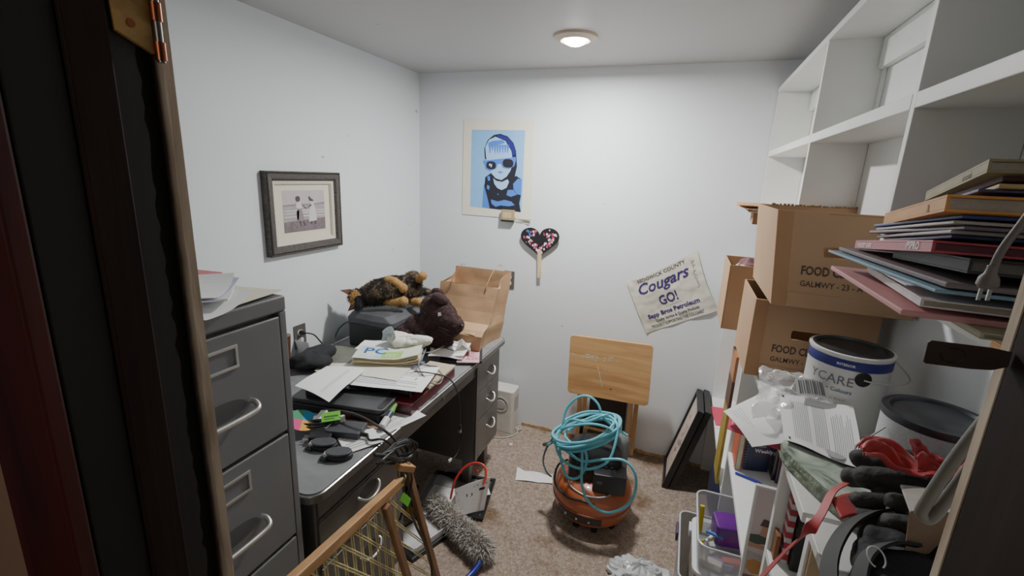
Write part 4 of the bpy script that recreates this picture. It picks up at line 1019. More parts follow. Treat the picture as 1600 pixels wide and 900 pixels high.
M().tube([(-.93, 1.46, .850), (-.88, 1.49, .842), (-.835, 1.535, .818), (-.812, 1.57, .775), (-.812, 1.62, .69), (-.818, 1.645, .60), (-.822, 1.655, .54)], .0030).build('cord', black, S, smooth=True)
M().tube([(-.822, 1.655, .54), (-.822, 1.657, .515)], .0065, n=10, smooth=False).build('plug_body', black, S, smooth=True)
M().box(-.827, -.817, 1.652, 1.662, .500, .5145).build('plug_tip', alum, S)
S = thing('usb_cable', 'black cable with a small white plug dangling low in the kneehole', 'cable', (-.9, 1.8, .3))
M().tube([(-.90, 1.835, .62), (-.898, 1.84, .45), (-.90, 1.83, .33), (-.905, 1.79, .285), (-.91, 1.755, .283)], .0026).build('cord', black, S, smooth=True)
m = M(frame((-.912, 1.74, .285), (0, -1, .1), (0, 0, 1))); m.box(-.012, .016, -.006, .006, -.004, .004); m.build('plug_tip', mat('plug_white', '#c9ccce', .4), S, bevel=.001)

# front left corner of the desk
M1 = M(T2((-1.12, 1.075), .1, .79) @ Matrix.Rotation(.35, 4, 'Y')); 
cw = [mat('wheel_blue', '#2f8fc0', .6), mat('wheel_orange', '#e2a43a', .6), mat('wheel_pink', '#d8417f', .6), mat('wheel_green', '#3f8f6a', .6)]
S = thing('colour_wheel', 'round card with blue, orange, pink and green wedges beside the filing cabinet', 'card', (-1.12, 1.075, .76))
n = 32; rd = .052
for k, c in enumerate((0, 3, 2, 1)):
    a0, a1 = k*PI/2+.5, (k+1)*PI/2+.5
    pts = [(0, 0)]+[(rd*math.cos(a0+(a1-a0)*i/10), rd*math.sin(a0+(a1-a0)*i/10)) for i in range(11)]
    m = M(M1.X); m.prism(pts, 0, .002); m.build('wedge', cw[c], S)
flat_paper('document', 'white printed form at the desk edge by the green tube', 'paper', (-.905, 1.215), .30, .11, 1.22, .7508, paper, lines=16, seed=51)
flat_paper('document', 'small creased white sheet under the charger cord near the desk edge', 'paper', (-.905, 1.10), .12, .09, 1.0, .7525, paper, lines=6, seed=52, wav=.010)
m = M(T2((-.97, 1.205), .2)); m.sheet(lambda u, v: (-.085+.17*u, -.035+.07*v, .7545+.002*math.sin(u*4)), 6, 4, .0008); tag(m.build('brown_envelope', mat('brown_paper', '#8a6d54', .8, var=.1)), 'brown paper envelope poking out under the scanner', 'envelope')
S = thing('glue_tube', 'small green and white tube leaning against the scanner', 'tube', (-.895, 1.245, .7525))
a, b = V(-.884, 1.185, .7655), V(-.905, 1.30, .790)
M().tube([a, a.lerp(b, .35)], .0125, n=14, smooth=False).build('cap', mat('tube_white', '#d6d6d2', .4), S, smooth=True)
M().tube([a.lerp(b, .355), a.lerp(b, .6)], .0118, n=14, smooth=False).build('label', mat('tube_navy', '#27304e', .4), S, smooth=True)
M().tube([a.lerp(b, .605), b], .0118, r1=.006, n=14, smooth=False).build('tube_body', mat('tube_green', '#5c9a3c', .4), S, smooth=True)
# charger brick, cords and green tags
S = thing('power_adapter', 'square black power adapter near the desk edge with a bright green tag', 'adapter', (-.975, 1.115, .7505))
X = T2((-.975, 1.118), .25)
M(X).rbox(-.058, .058, -.038, .038, .7505, .781, .006).build('brick', dgrey, S, bevel=.003)
M(X).tube([(.058, -.01, .766), (.078, -.012, .764)], .006, n=10, smooth=False).build('strain_relief', blackr, S)
pa = X @ V(.078, -.012, .764)
M().tube([pa, (-.868, 1.10, .768), (-.836, 1.12, .768), (-.818, 1.145, .735), (-.812, 1.17, .69), (-.802, 1.185, .655)], .0036).build('cord', black, S, smooth=True)
gt = mat('tag_green', '#63b82e', .5)
m = M(T2((-1.035, 1.115), .75, .803) @ Matrix.Rotation(.35, 4, 'X')); m.box(-.030, .030, -.020, .020, 0, .003); m.build('tag', gt, S)
m = M(T2((-1.035, 1.115), .75, .8035) @ Matrix.Rotation(.35, 4, 'X')); m.box(-.022, .022, -.003, .003, .003, .0034); m.box(-.022, .010, -.012, -.009, .003, .0034); m.build('tag_lettering', mat('tag_dark', '#2f5a1c', .6), S)
S = thing('cord_bundle', 'bundle of black cords running from behind the filing cabinet to the adapter', 'cord', (-1.1, 1.06, .7505))
for i in range(5):
    M().tube([(-1.25, 1.00+.012*i, .762+.006*(i % 3)), (-1.17, 1.03+.014*i, .770+.005*((i*2) % 3)), (-1.09, 1.06+.012*i, .778+.006*(i % 2)), (-1.03, 1.09+.010*i, .785)], .0042).build('cord', black, S, smooth=True)
S = thing('thick_cable', 'thick dark cable arching from the scanner over the desk edge to the floor tangle', 'cord', (-1.0, 1.15, .75))
M().tube([(-1.13, 1.17, .775), (-1.07, 1.155, .80), (-1.0, 1.15, .812), (-.93, 1.14, .815), (-.86, 1.14, .795), (-.822, 1.16, .755), (-.806, 1.185, .70), (-.796, 1.20, .655)], .0046).build('cord', mat('cable_dark_grey', '#34302d', .45), S, smooth=True)
def plug_prongs(): pass
S = thing('plug_adapter', 'black travel plug with silver prongs lying by the round pucks', 'plug', (-1.03, 1.04, .7505))
X = T2((-1.025, 1.055), .5)
M(X).rbox(-.035, .035, -.022, .022, .7505, .776, .006).build('plug_body', black, S, bevel=.003)
for y in (-.012, .002, .014): M(X).box(-.055, -.0355, y-.0015, y+.0015, .760, .766).build('prong', chrome, S)
for i, (x, y, rz) in enumerate(((-.988, 1.028, .35), (-.910, 1.005, .45))):
    S = thing('bike_light', ['round black clip-on light on the desk corner, the one nearer the cabinet', 'round black clip-on light on the desk corner, the one nearer the front edge'][i], 'light', (x, y, .7505), (0, 0, rz), group='clip-on lights on the desk corner'); X = WM[S.name]
    pts = [(.042*math.cos(2*PI*k/28)*(1 if math.cos(2*PI*k/28) > 0 else 1.05), .027*math.sin(2*PI*k/28)) for k in range(28)]
    M(X).prism(pts, .001, .016).build('base', black, S, bevel=.003)
    M(X).prism([(a*.93, b*.93) for a, b in pts], .0165, .024).build('cap', mat('puck_grey', '#3f4145', .5, var=.2, scale=60), S, bevel=.003)
    M(X).box(-.043, -.026, -.016, .004, .008, .022).build('clip', alum, S, bevel=.001)
    M(X).tube([(-.03, -.024, .004), (-.05, -.02, .006), (-.052, 0, .005), (-.04, .012, .004)], .003).build('loop', blackr, S, smooth=True)
# white connector among the cords
m = M(T2((-1.005, 1.135), 1.2, .783)); m.rbox(-.008, .008, -.005, .005, 0, .022, .002); tag(m.build('white_connector', ivory, bevel=.001), 'tiny white connector standing on the power adapter', 'connector')
m = M(T2((-1.075, 1.12), .6)); m.box(-.03, .03, -.012, .012, .790, .7915); m.add([(-.02, .012, .7915), (.02, .012, .7915), (.01, .03, .80), (-.01, .03, .80)], [(0, 1, 2, 3)]); tag(m.build('paper_scrap', paper), 'small white paper scrap among the black cords', 'paper')
# frames slid behind the cabinet
S = thing('leaning_frame', 'brown wooden frame leaning on the left wall between cabinet and desk', 'frame', (-1.56, 1.40, .7505))
X = Matrix.Translation((-1.592, 1.375, .7505)) @ Matrix.Rotation(.09, 4, 'Y') @ frame((0, 0, 0), (0, 1, 0), (0, 0, 1))
bw_ = wood_mat('frame_brown', '#3f2c25', '#6b4d40', (20, 20, 3), .45)
mould(M(), -.12, .095, 0, .15, [(0, 0), (0, .016), (.006, .02), (.020, .016), (.022, .004)], X).build('frame', bw_, S)
M(X).box(-.099, .074, .021, .129, .001, .004).build('picture', mat('pinkish_print', '#a58c88', .6, var=.2, scale=30), S)
flat_paper('document', 'white card standing against the wall below the outlet', 'card', (-1.594, 1.565), .09, .085, PI/2, .787, paper, seed=61, tiltx=0, tilty=1.35)
# ------------------------------------------------------------------ folding tray table against the back wall
beech = wood_mat('beech_top', '#b08453', '#d2a873', (2.2, 26, 26), .42, .05)
beechl = wood_mat('beech_leg', '#a97f50', '#cfa672', (26, 26, 2.5), .5, .05)
S = thing('tray_table', 'folded wooden tray table leaning on the back wall with its pale top hanging upright', 'table', (-.305, 2.52, 0))
X = Matrix.Translation((-.305, 2.505, .568)) @ Matrix.Rotation(-.03, 4, 'Y') @ Matrix.Rotation(PI/2-.035, 4, 'X')
top_m = M(X).prism(rr(-.232, .228, -.178, .178, .022), 0, .017)
# scuffs of dried paint on the top
m = top_m; r_ = random.Random(2)
for i in range(26):
    cx, cy = r_.gauss(-.085, .055), r_.gauss(.065, .010); s_ = r_.uniform(.002, .008)
    m.poly([(cx+s_*2*math.cos(q_)*r_.uniform(.6, 1.3), cy+s_*.6*math.sin(q_)) for q_ in [k*2*PI/7 for k in range(7)]], .0174+.00001*i, 1)
for a, b in (((-.055, -.02), (-.03, -.11)), ((-.065, .01), (-.05, -.03)), ((-.12, .012), (-.10, .016)), ((-.03, .002), (-.015, .008))):
    m.poly([(a[0]-.002, a[1]), (a[0]+.003, a[1]), (b[0]+.002, b[1]), (b[0]-.001, b[1])], .0177, 1)
m.poly([(.018+.006*math.cos(k), -.112+.004*math.sin(k)) for k in [i*PI/5 for i in range(10)]], .0176, 2); m.build('tabletop', [beech, mat('dried_paint', '#cfc6b8', .5, var=.1), mat('knot', '#5b3a22', .5)], S, bevel=.003)
for x, y0, y1 in ((-.470, 2.53, 2.615), (-.440, 2.545, 2.60), (-.168, 2.53, 2.615), (-.138, 2.545, 2.60)):
    m = M(); a, b = V(x, y0, .50), V(x, y1, 0); d = V(.0125, 0, 0); e_ = V(0, .010, 0)
    m.add([p+q_ for p in (b, a) for q_ in (-d-e_, d-e_, d+e_, -d+e_)], [(3, 2, 1, 0), (4, 5, 6, 7), (0, 1, 5, 4), (1, 2, 6, 5), (2, 3, 7, 6), (3, 0, 4, 7)]); m.build('leg', beechl, S, bevel=.002)
M().tube([(-.455, 2.585, .13), (-.153, 2.585, .13)], .009, n=12, smooth=False).build('crossbar', beechl, S, smooth=True)
m = M(); m.box(-.415, -.195, 2.60, 2.645, 0, .44)
tag(m.build('black_case', mat('case_black', '#121214', .55, var=.3, scale=15), bevel=.006), 'flat black case standing on the floor behind the tray table legs', 'case')

# ------------------------------------------------------------------ pancake air compressor
org = mat('compressor_orange', '#a85a36', .35, var=.12, scale=10, coat=.3)
S = thing('air_compressor', 'orange pancake air compressor with a black motor housing standing on the carpet', 'compressor', (-.27, 2.02, 0))
X = T2((-.27, 2.02))
M(X).lathe([(.06, .026), (.13, .030), (.172, .052), (.188, .092), (.190, .135), (.186, .165), (.170, .200), (.135, .226), (.08, .240), (.02, .243)], 56).build('tank', org, S, smooth=True)
M(X).lathe([(.1895, .112), (.1935, .114), (.1935, .122), (.1895, .124)], 56, caps=False).build('weld_seam', mat('orange_dark', '#8c3a15', .4), S, smooth=True)
for a in (-1.9, -1.25, -.55, .6, 2.2, 3.6):
    c, s_ = math.cos(a), math.sin(a); Xf = X @ Matrix.Rotation(a, 4, 'Z')
    M(Xf).box(.118, .146, -.014, .014, .001, .055).build('foot', blackr, S, bevel=.004)
# curved warning band with bolts on the front of the tank
def arc_band(r, z0, z1, a0, a1, th=.002, n=18):
    vs = []; fs = []
    for i in range(n+1):
        a = a0+(a1-a0)*i/n
        for rr_, z in ((r, z0), (r+th, z0), (r+th, z1), (r, z1)): vs.append((rr_*math.cos(a), rr_*math.sin(a), z))
    for i in range(n):
        for k in range(4): fs.append((i*4+k, i*4+(k+1) % 4, i*4+4+(k+1) % 4, i*4+4+k))
    fs += [(3, 2, 1, 0), tuple(n*4+k for k in range(4))]; return vs, fs
vs, fs = arc_band(.1905, .078, .108, -2.35, -1.15)
m = M(X); m.add(vs, fs); m.build('front_band', mat('band_grey', '#2b2d2e', .4), S)
for a in (-2.05, -1.75, -1.45):
    M(X @ Matrix.Rotation(a, 4, 'Z')).box(.1926, .1965, -.005, .005, .088, .098).build('bolt', alum, S, bevel=.001)
vs, fs = arc_band(.180, .178, .188, -1.75, -1.35); m = M(X @ Matrix.Translation((0, 0, 0))); m.add(vs, fs); m.build('slot_plate', mat('band_grey', '#2b2d2e', .4), S)
# motor shroud: moulded black hood
hood = mat('shroud_black', '#1b1c1e', .4, var=.15, scale=12)
m = M(X @ Matrix.Rotation(.2, 4, 'Z')); a = rr(-.125, .125, -.095, .095, .05); n = len(a)
def ring_(k, z): return [(x*k, y*k, z) for x, y in a]
L_ = [ring_(1, .225), ring_(1.02, .27), ring_(.98, .33), ring_(.88, .375), ring_(.6, .40)]
m.add([p for r0 in L_ for p in r0], [tuple(reversed(range(n)))]+[(j*n+i, j*n+(i+1) % n, (j+1)*n+(i+1) % n, (j+1)*n+i) for j in range(4) for i in range(n)]+[tuple(4*n+i for i in range(n))])
m.build('motor_hood', hood, S, smooth=True)
m = M(X @ Matrix.Rotation(.2, 4, 'Z'))
for i in range(7): m.box(-.09+.026*i, -.078+.026*i, -.0985, -.094, .27, .325)
m.build('vent_slots', inkb, S)
m = M(T2((-.185, 1.930), .15)); m.rbox(-.075, .075, -.045, .05, .222, .315, .012); m.build('control_box', hood, S, bevel=.004)
m = M(frame((-.235, 1.8835, .27), (1, .15, 0), (0, 0, 1)))
m.rbox(.035, .085, -.012, .002, 0, .0015, .002); m.build('label_plate', mat('label_grey', '#8d8f90', .5), S)
m = M(frame((-.2, 1.882, .262), (1, .15, 0), (0, 0, 1))); m.box(-.035, -.010, .006, .022, 0, .002); m.build('label_plate', mat('label_dim', '#55585a', .5), S)
M(X).tube([(-.10, -.06, .23), (-.09, -.13, .215), (0, -.165, .205), (.09, -.14, .215), (.11, -.07, .24)], .006, n=10).build('copper_line', mat('pipe_brown', '#8a7c74', .3, .7), S, smooth=True)
M(X).tube([(-.13, -.02, .27), (-.175, -.03, .23), (-.165, -.11, .19), (-.09, -.165, .175), (-.02, -.178, .185)], .0055, n=10).build('air_line', blackr, S, smooth=True)
m = M(frame((-.385, 1.945, .36), (.3, -1, 0), (1, .3, .1))); m.lathe([(.024, 0), (.026, .006), (.024, .014), (.001, .015)], 24); m.build('pressure_gauge', mat('gauge_grey', '#77797a', .3, .5), S, smooth=True)
m = M(T2((-.155, 2.06))); m.lathe([(.030, .23), (.034, .25), (.034, .40), (.025, .43), (.01, .445)], 24); m.build('filter_cylinder', mat('clear_grey', '#8b8f90', .2, .2), S, smooth=True)
M(X).tube([(-.09, .07, .24), (-.09, .075, .44), (-.05, .08, .475), (.05, .08, .475), (.09, .075, .44), (.09, .07, .24)], .010, n=12).build('carry_handle', blackr, S, smooth=True)
# cyan hose
hose = mat('hose_cyan', '#62b6c6', .4)
S = thing('air_hose', 'turquoise air hose heaped in tangled loops over the orange compressor', 'hose', (-.30, 1.98, .4))
pts = []; r_ = random.Random(12)
pts += [(-.505, 1.95, .35), (-.470, 1.93, .385)]
for k in range(6):      # main coil, loops lying tilted over the hood
    N = 9; dz = .012*k; cx, cy = -.318+.012*math.sin(k*2.1), 1.955+.01*math.cos(k*1.7)
    for i in range(N):
        a = PI+2*PI*i/N; rx_, ry_ = .152-.008*(k % 3)+r_.uniform(-.006, .006), .125+r_.uniform(-.008, .008)
        x = cx+rx_*math.cos(a); y = cy+ry_*math.sin(a); pts.append((x, y, .455+dz*.7+.42*(x-cx)+.10*(y-cy)*(1 if k % 2 else .3)+r_.uniform(-.006, .006)))
pts += [(-.43, 1.97, .46), (-.425, 1.99, .54), (-.381, 2.0, .606), (-.327, 2.0, .627), (-.279, 1.995, .60), (-.251, 1.985, .547), (-.202, 1.98, .515), (-.13, 1.985, .480)]
M().tube(pts, .0062, n=8, sub=5).build('hose', hose, S, smooth=True)
pts = [(-.44, 1.90, .44), (-.433, 1.86, .42), (-.398, 1.84, .375), (-.335, 1.835, .352), (-.261, 1.835, .364), (-.195, 1.845, .41), (-.172, 1.87, .48), (-.178, 1.93, .555), (-.24, 1.98, .56), (-.32, 1.96, .53), (-.40, 1.90, .47),
       (-.36, 1.855, .455), (-.296, 1.845, .438), (-.284, 1.84, .38), (-.308, 1.832, .31), (-.36, 1.835, .292), (-.395, 1.845, .345), (-.415, 1.87, .42), (-.38, 1.86, .405), (-.30, 1.84, .388), (-.211, 1.835, .425), (-.128, 1.835, .445), (-.076, 1.83, .408), (-.061, 1.82, .334), (-.085, 1.81, .252), (-.166, 1.80, .195), (-.249, 1.80, .219), (-.289, 1.805, .298), (-.301, 1.83, .394), (-.314, 1.86, .462)]
M().tube(pts, .0060, n=8, sub=6).build('hose', hose, S, smooth=True)
pts = [(-.43, 1.93, .47), (-.36, 1.88, .53), (-.28, 1.865, .565), (-.21, 1.88, .555), (-.19, 1.90, .51), (-.25, 1.86, .475), (-.34, 1.85, .448), (-.42, 1.87, .425), (-.45, 1.92, .42), (-.40, 1.97, .50), (-.31, 1.90, .55), (-.235, 1.90, .60), (-.225, 1.95, .58)]
M().tube(pts, .0060, n=8, sub=6).build('hose', hose, S, smooth=True)
M().tube([(-.47, 1.94, .40), (-.50, 1.94, .33), (-.505, 1.93, .27), (-.48, 1.92, .225), (-.455, 1.92, .21)], .0045, n=8).build('hose_tail', mat('hose_grey', '#4f6d73', .4), S, smooth=True)
M().tube([(-.485, 1.945, .37), (-.515, 1.948, .352)], .0085, n=12, smooth=False).build('coupler', mat('brassy', '#8b8271', .3, .8), S, smooth=True)

# ------------------------------------------------------------------ small white heater in the gap
S = thing('fan_heater', 'small off-white fan heater on the floor between the desk and the back wall', 'heater', (-.925, 2.55, 0))
wh = mat('heater_white', '#cfccc4', .5, var=.05)
M().rbox(-1.03, -.872, 2.495, 2.615, .012, .30, .02).build('housing', wh, S, bevel=.006)
M().rbox(-1.03, -.872, 2.495, 2.615, 0, .011, .02).build('foot_plate', wh, S)
M(frame((-.955, 2.4945, .205), (1, 0, 0), (0, 0, 1))).lathe([(.052, 0), (.052, .003), (.047, .004), (.046, .001), (.03, .001), (.029, .004), (.012, .004), (.001, .005)], 32).build('grille', mat('grille_grey', '#b5b2ab', .5), S, smooth=True)
m = M()
for i in range(7): m.box(-.8719, -.871, 2.52, 2.59, .16+.014*i, .167+.014*i)
m.build('vent_slots', mat('vent_shade', '#8f8c86', .6), S)
M().tube([(-.872, 2.56, .03), (-.85, 2.56, .015), (-.845, 2.60, .007), (-.87, 2.625, .006), (-.85, 2.53, .006), (-.90, 2.46, .005), (-.97, 2.43, .005)], .0035).build('power_cord', mat('cord_white', '#c4c1b8', .5), S, smooth=True)

# ------------------------------------------------------------------ small litter on the carpet
m = M(T2((-.612, 2.165), .25)); m.sheet(lambda u, v: (-.10+.20*u, -.05+.10*v*(1-.3*math.sin(u*2)), .004+.022*abs(math.sin(u*5+v*2))*(.3+v*.7)*.6), 14, 8, .001)
tag(m.build('crumpled_paper', paper), 'crumpled white paper on the carpet just left of the compressor', 'paper')
m = M(T2((-.842, 2.405))); m.lathe([(.010, .001), (.011, .003), (.009, .004), (.001, .004)], 20); tag(m.build('plastic_disc', mat('cap_white', '#dcdcda', .4), smooth=True), 'tiny round white disc lying on the carpet by the desk', 'cap')
m = M(T2((-.80, 2.22), .4, .001)); m.tube([(-.02, 0, .001), (.0, .004, .001), (.02, .0, .001)], .0016, n=6); tag(m.build('thread', paper2), 'short pale thread on the carpet left of the compressor', 'thread')
m = M(T2((-.90, 2.42), 1.2, .001)); m.tube([(-.03, 0, .001), (.0, .004, .0012), (.03, .0, .001)], .0010, n=6); tag(m.build('thread', paper2), 'thin pale thread on the carpet beside the heater cord', 'thread')

# dark framed picture lying under the desk
S = thing('framed_picture', 'grey-matted picture in a dark frame lying face up, half under the desk', 'picture', (-.92, 1.88, 0))
X = T2((-.925, 1.86), .19, .0)
mould(M(X), -.175, .165, -.155, .155, [(0, .002), (0, .016), (.004, .019), (.016, .017), (.018, .010)], Matrix.Identity(4)).build('frame', mat('frame_black', '#151516', .4), S)
M(X).box(-.160, .150, -.140, .140, .001, .009).build('mount', mat('mat_charcoal', '#3b3c40', .6), S)
M(X).rbox(-.115, .105, -.095, .095, .0092, .0105, .012).build('picture', mat('picture_taupe', '#6a6259', .4, var=.2, scale=12), S)
m = M(T2((-.805, 1.945), -.95, .020)); m.box(-.055, .055, -.010, .010, .001, .004); tag(m.build('white_strip', paper), 'narrow white plastic strip lying across the dark floor picture', 'strip')
m = M(T2((-1.02, 2.03), .75, .020)); m.box(-.07, .07, -.012, .012, .001, .004); tag(m.build('grey_strip', mat('strip_grey', '#8c8d90', .5)), 'grey strip on the left corner of the dark floor picture', 'strip')
# clear sleeve and white papers
clear = mat('clear_film', '#dfe3e4', .12, alpha=.2, spec=.8, var=.05)
m = M(T2((-1.02, 1.80), .15)); m.sheet(lambda u, v: (-.075+.15*u, -.10+.2*v, .030+.012*math.sin(u*4)+.02*v), 8, 8, .001); tag(m.build('clear_sleeve', clear, smooth=True), 'clear plastic sleeve lying on papers beside the dark floor picture', 'sleeve')
flat_paper('document', 'white sheet with ragged edge inside the clear sleeve', 'paper', (-.99, 1.80), .13, .12, .1, .022, paper, lines=7, seed=71, wav=.01)
m = M(T2((-.975, 1.68), .5)); pts = [(-.05, -.02), (-.04, .02), (-.01, .035), (.03, .03), (.05, .04), (.045, .015), (.01, .01), (-.01, -.02), (-.03, -.05), (-.045, -.045)]
m.prism(pts, .048, .0495); tag(m.build('paper_scrap', paper), 'curved torn white scrap at the tip of the duster', 'paper')
# mini hoop in its blister
S = thing('mini_hoop', 'toy basketball hoop: red rim over a white printed bag, leaning up from the floor', 'toy', (-.80, 1.70, 0))
A_, B_, C_, D2 = V(-.885, 1.735, .135), V(-.738, 1.830, .185), V(-.752, 1.792, .022), V(-.842, 1.700, .022)
def hq(u, v): return A_*(1-u)*(1-v)+B_*u*(1-v)+D2*(1-u)*v+C_*u*v+V(0, -.004, .004)*math.sin(PI*u)*3
m = M(); m.sheet(lambda u, v: hq(u, v), 8, 8, .003); m.build('bag_panel', mat('bag_white', '#d8d5d3', .35), S)
m = M()
def hp(u0, u1, v0, v1, mi): m.add([hq(a, b)+V(.001, -.0035, .0015) for a, b in ((u0, v0), (u1, v0), (u1, v1), (u0, v1))], [(0, 1, 2, 3)], mi)
hp(.36, .39, .33, .42, 0); hp(.52, .55, .35, .44, 0); hp(.74, .90, .26, .34, 0); hp(.06, .50, .44, .455, 1); hp(.10, .9, .52, .53, 2); hp(.04, .60, .12, .2, 2); hp(.65, .95, .12, .18, 2)
m.build('printed_marks', [inkb, mat('mark_red', '#c23b35', .5), mat('mark_grey', '#a9a7a8', .5)], S)
pts = [(-.905, 1.735, .075), (-.900, 1.765, .150), (-.876, 1.795, .205), (-.838, 1.815, .238), (-.795, 1.82, .250), (-.762, 1.815, .240), (-.748, 1.795, .205), (-.752, 1.775, .175)]
M().tube(pts, .0058, n=10).build('rim', mat('rim_red', '#c23a2c', .35), S, smooth=True)
m = M(); m.tube([(-.806, 1.81, .232), (-.800, 1.805, .205), (-.792, 1.80, .225)], .003, n=6); m.build('net_hook', mat('rim_red', '#c23a2c', .35), S)
# duster
S = thing('feather_duster', 'fluffy grey duster with a blue handle lying on the carpet', 'duster', (-.79, 1.61, 0))
m = M(); bone(m, (-.955, 1.685, .062), (-.645, 1.535, .055), .038, .036, 9); core = remesh(m, .008, 2)
o = M(); o.v = list(core.v); o.f = list(core.f); o.m = [0]*len(core.f)
fur(o, core, 16000, .030, .0017, lean=(.5, -.25, -.25), curl=.9, matfn=lambda p: random.choice((0, 0, 1, 2)), seed=4)
o.v = [V(p.x, p.y, max(p.z, .002)) for p in o.v]
o.build('duster_head', [mat('fluff_grey', '#b9b4ab', .95), mat('fluff_light', '#dcd8cf', .95), mat('fluff_dark', '#8f8a82', .95)], S)
M().tube([(-.66, 1.53, .055), (-.632, 1.49, .040), (-.645, 1.43, .022), (-.675, 1.36, .016), (-.70, 1.28, .014)], .0115, n=14).build('handle', mat('handle_blue', '#1d2a8c', .3), S, smooth=True)
# white tray with pink edge near the chair frame
S = thing('plastic_tray', 'white plastic tray with a blue rim on the floor behind the cord-laced frame', 'tray', (-.95, 1.53, 0))
X = T2((-.945, 1.545), -.35)
M(X).rbox(-.075, .075, -.10, .10, .024, .030, .012).build('base', mat('tray_white', '#d7d5d6', .4), S)
m = M(X); m.box(-.075, .075, .094, .100, .0305, .058); m.box(.069, .075, -.10, .0935, .0305, .052); m.build('rim_wall', mat('tray_white', '#d7d5d6', .4), S, bevel=.002)
M(X).box(-.075, .075, -.104, -.1005, .024, .034).build('edge_strip', mat('tray_blue', '#7fa6c4', .4), S)
m = M(T2((-.955, 1.56))); m.lathe([(.026, .0305), (.027, .034), (.022, .046), (.012, .052), (.001, .053)], 24); tag(m.build('round_lid', mat('lid_pink', '#d9cccb', .4), smooth=True), 'small round pale lid sitting in the white tray', 'lid')
m = M(T2((-.95, 1.54), -.35)); m.box(-.09, .09, -.12, .115, 0, .0235); tag(m.build('black_folder', black, bevel=.002), 'black folder under the white plastic tray on the floor', 'folder')
# yellow tape tool and small things
S = thing('yellow_tool', 'yellow and black hand tool standing on the floor under the desk edge', 'tool', (-1.02, 1.56, 0))
X = T2((-1.075, 1.66), .6)
M(X).rbox(-.03, .03, -.015, .015, 0, .115, .008).build('body', mat('tool_yellow', '#d9a51f', .4), S, bevel=.003)
M(X).box(-.012, .018, -.0165, -.0155, .045, .085).build('window', black, S)
M(X).rbox(-.032, .034, -.018, .018, .1155, .140, .006).build('cap', black, S, bevel=.003)
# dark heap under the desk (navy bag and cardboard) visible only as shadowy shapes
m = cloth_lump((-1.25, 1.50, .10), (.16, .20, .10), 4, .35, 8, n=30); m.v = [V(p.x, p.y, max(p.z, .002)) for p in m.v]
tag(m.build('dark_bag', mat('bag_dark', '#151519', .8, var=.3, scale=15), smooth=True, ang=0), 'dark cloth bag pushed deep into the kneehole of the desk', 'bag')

# ------------------------------------------------------------------ folding frame laced with cord
S = thing('laced_folding_chair', 'folded wooden chair frame laced with yellow cord leaning on the near desk pedestal', 'chair', (-.74, .95, 0))
oak = wood_mat('oak_bar', '#8d6238', '#c0935f', (20, 3, 20), .5, .1); oakd = wood_mat('oak_leg', '#5e3e26', '#8a6241', (20, 20, 2.5), .5, .1)
def bar(a, b, w, t, side):
    a, b = V(*a), V(*b); d = (b-a).normalized(); s_ = V(*side); s_ = (s_-d*s_.dot(d)).normalized(); n_ = d.cross(s_)
    m = M(); m.add([p+s_*i*w/2+n_*j*t/2 for p in (a, b) for i, j in ((-1, -1), (1, -1), (1, 1), (-1, 1))], [(3, 2, 1, 0), (4, 5, 6, 7), (0, 1, 5, 4), (1, 2, 6, 5), (2, 3, 7, 6), (3, 0, 4, 7)]); return m
bar((-.752, 1.10, .652), (-.700, .52, .752), .030, .024, (0, 0, 1)).build('top_rail', oak, S, bevel=.003)
bar((-.757, 1.135, .69), (-.720, 1.315, .002), .024, .020, (0, 1, 0)).build('side_rail', oakd, S, bevel=.003)
bar((-.729, .985, .650), (-.700, 1.155, .002), .024, .018, (0, 1, 0)).build('leg', oakd, S, bevel=.003)
bar((-.765, 1.10, .700), (-.745, 1.155, .665), .022, .03, (0, 0, 1)).build('corner_block', oak, S, bevel=.003)
cordm = mat('lacing_cord', '#d8cd96', .7, var=.15, scale=60)
# plane: top rail line A(s), hanging direction d1; cords clipped by side rail and leg bottom
def rail(s_): return V(-.752, 1.10, .645).lerp(V(-.700, .52, .745), s_)
def side_y(z): return 1.135+(.69-z)/.688*.180
nrm = V(1, 0, .04)
def plane_x(y, z): return -.752+.052*(1.10-y)/.58*.9+.04*(.65-z)*.5
m = M()
for i in range(15):
    for dd in (0, .009):
        y0 = 1.06-i*.036-dd; z0 = .645+(1.10-y0)/.58*.10-.012
        y1 = y0+.035; z1 = .06
        m.tube([(plane_x(y0, z0), y0, z0), (plane_x(y1, z1)-.001, y1, z1)], .0019, n=6, smooth=False)
for i in range(16):
    for dd in (0, .010):
        # diagonals run away and down until the side rail
        y0 = 1.02-i*.058; z0 = .645+(1.10-y0)/.58*.10-.012-dd
        if y0 < .50: z0 -= (.50-y0)*1.29; y0 = .50
        # direction (dy,dz) = (1,-1.29)
        # meet side rail: y = 1.135+(.69-z)*.2616
        t = (1.135+(.69-z0)*.2616-y0)/(1-1.29*.2616)
        y1, z1 = y0+t, z0-1.29*t
        if z1 < .06: t = (z0-.06)/1.29; y1, z1 = y0+t, .06
        if t > 0: m.tube([(plane_x(y0, z0)+.004, y0, z0), (plane_x(y1, z1)+.004, y1, z1)], .0019, n=6, smooth=False)
m.build('cord_lacing', cordm, S, smooth=True)
bar((-.716, .62, .060), (-.712, 1.26, .060), .024, .02, (0, 0, 1)).build('bottom_rail', oakd, S, bevel=.003)
M().tube([(-.757, 1.115, .668), (-.735, 1.10, .672), (-.740, 1.085, .655), (-.77, 1.09, .650)], .003).build('wire_tie', mat('wire_green', '#55603f', .5), S, smooth=True)
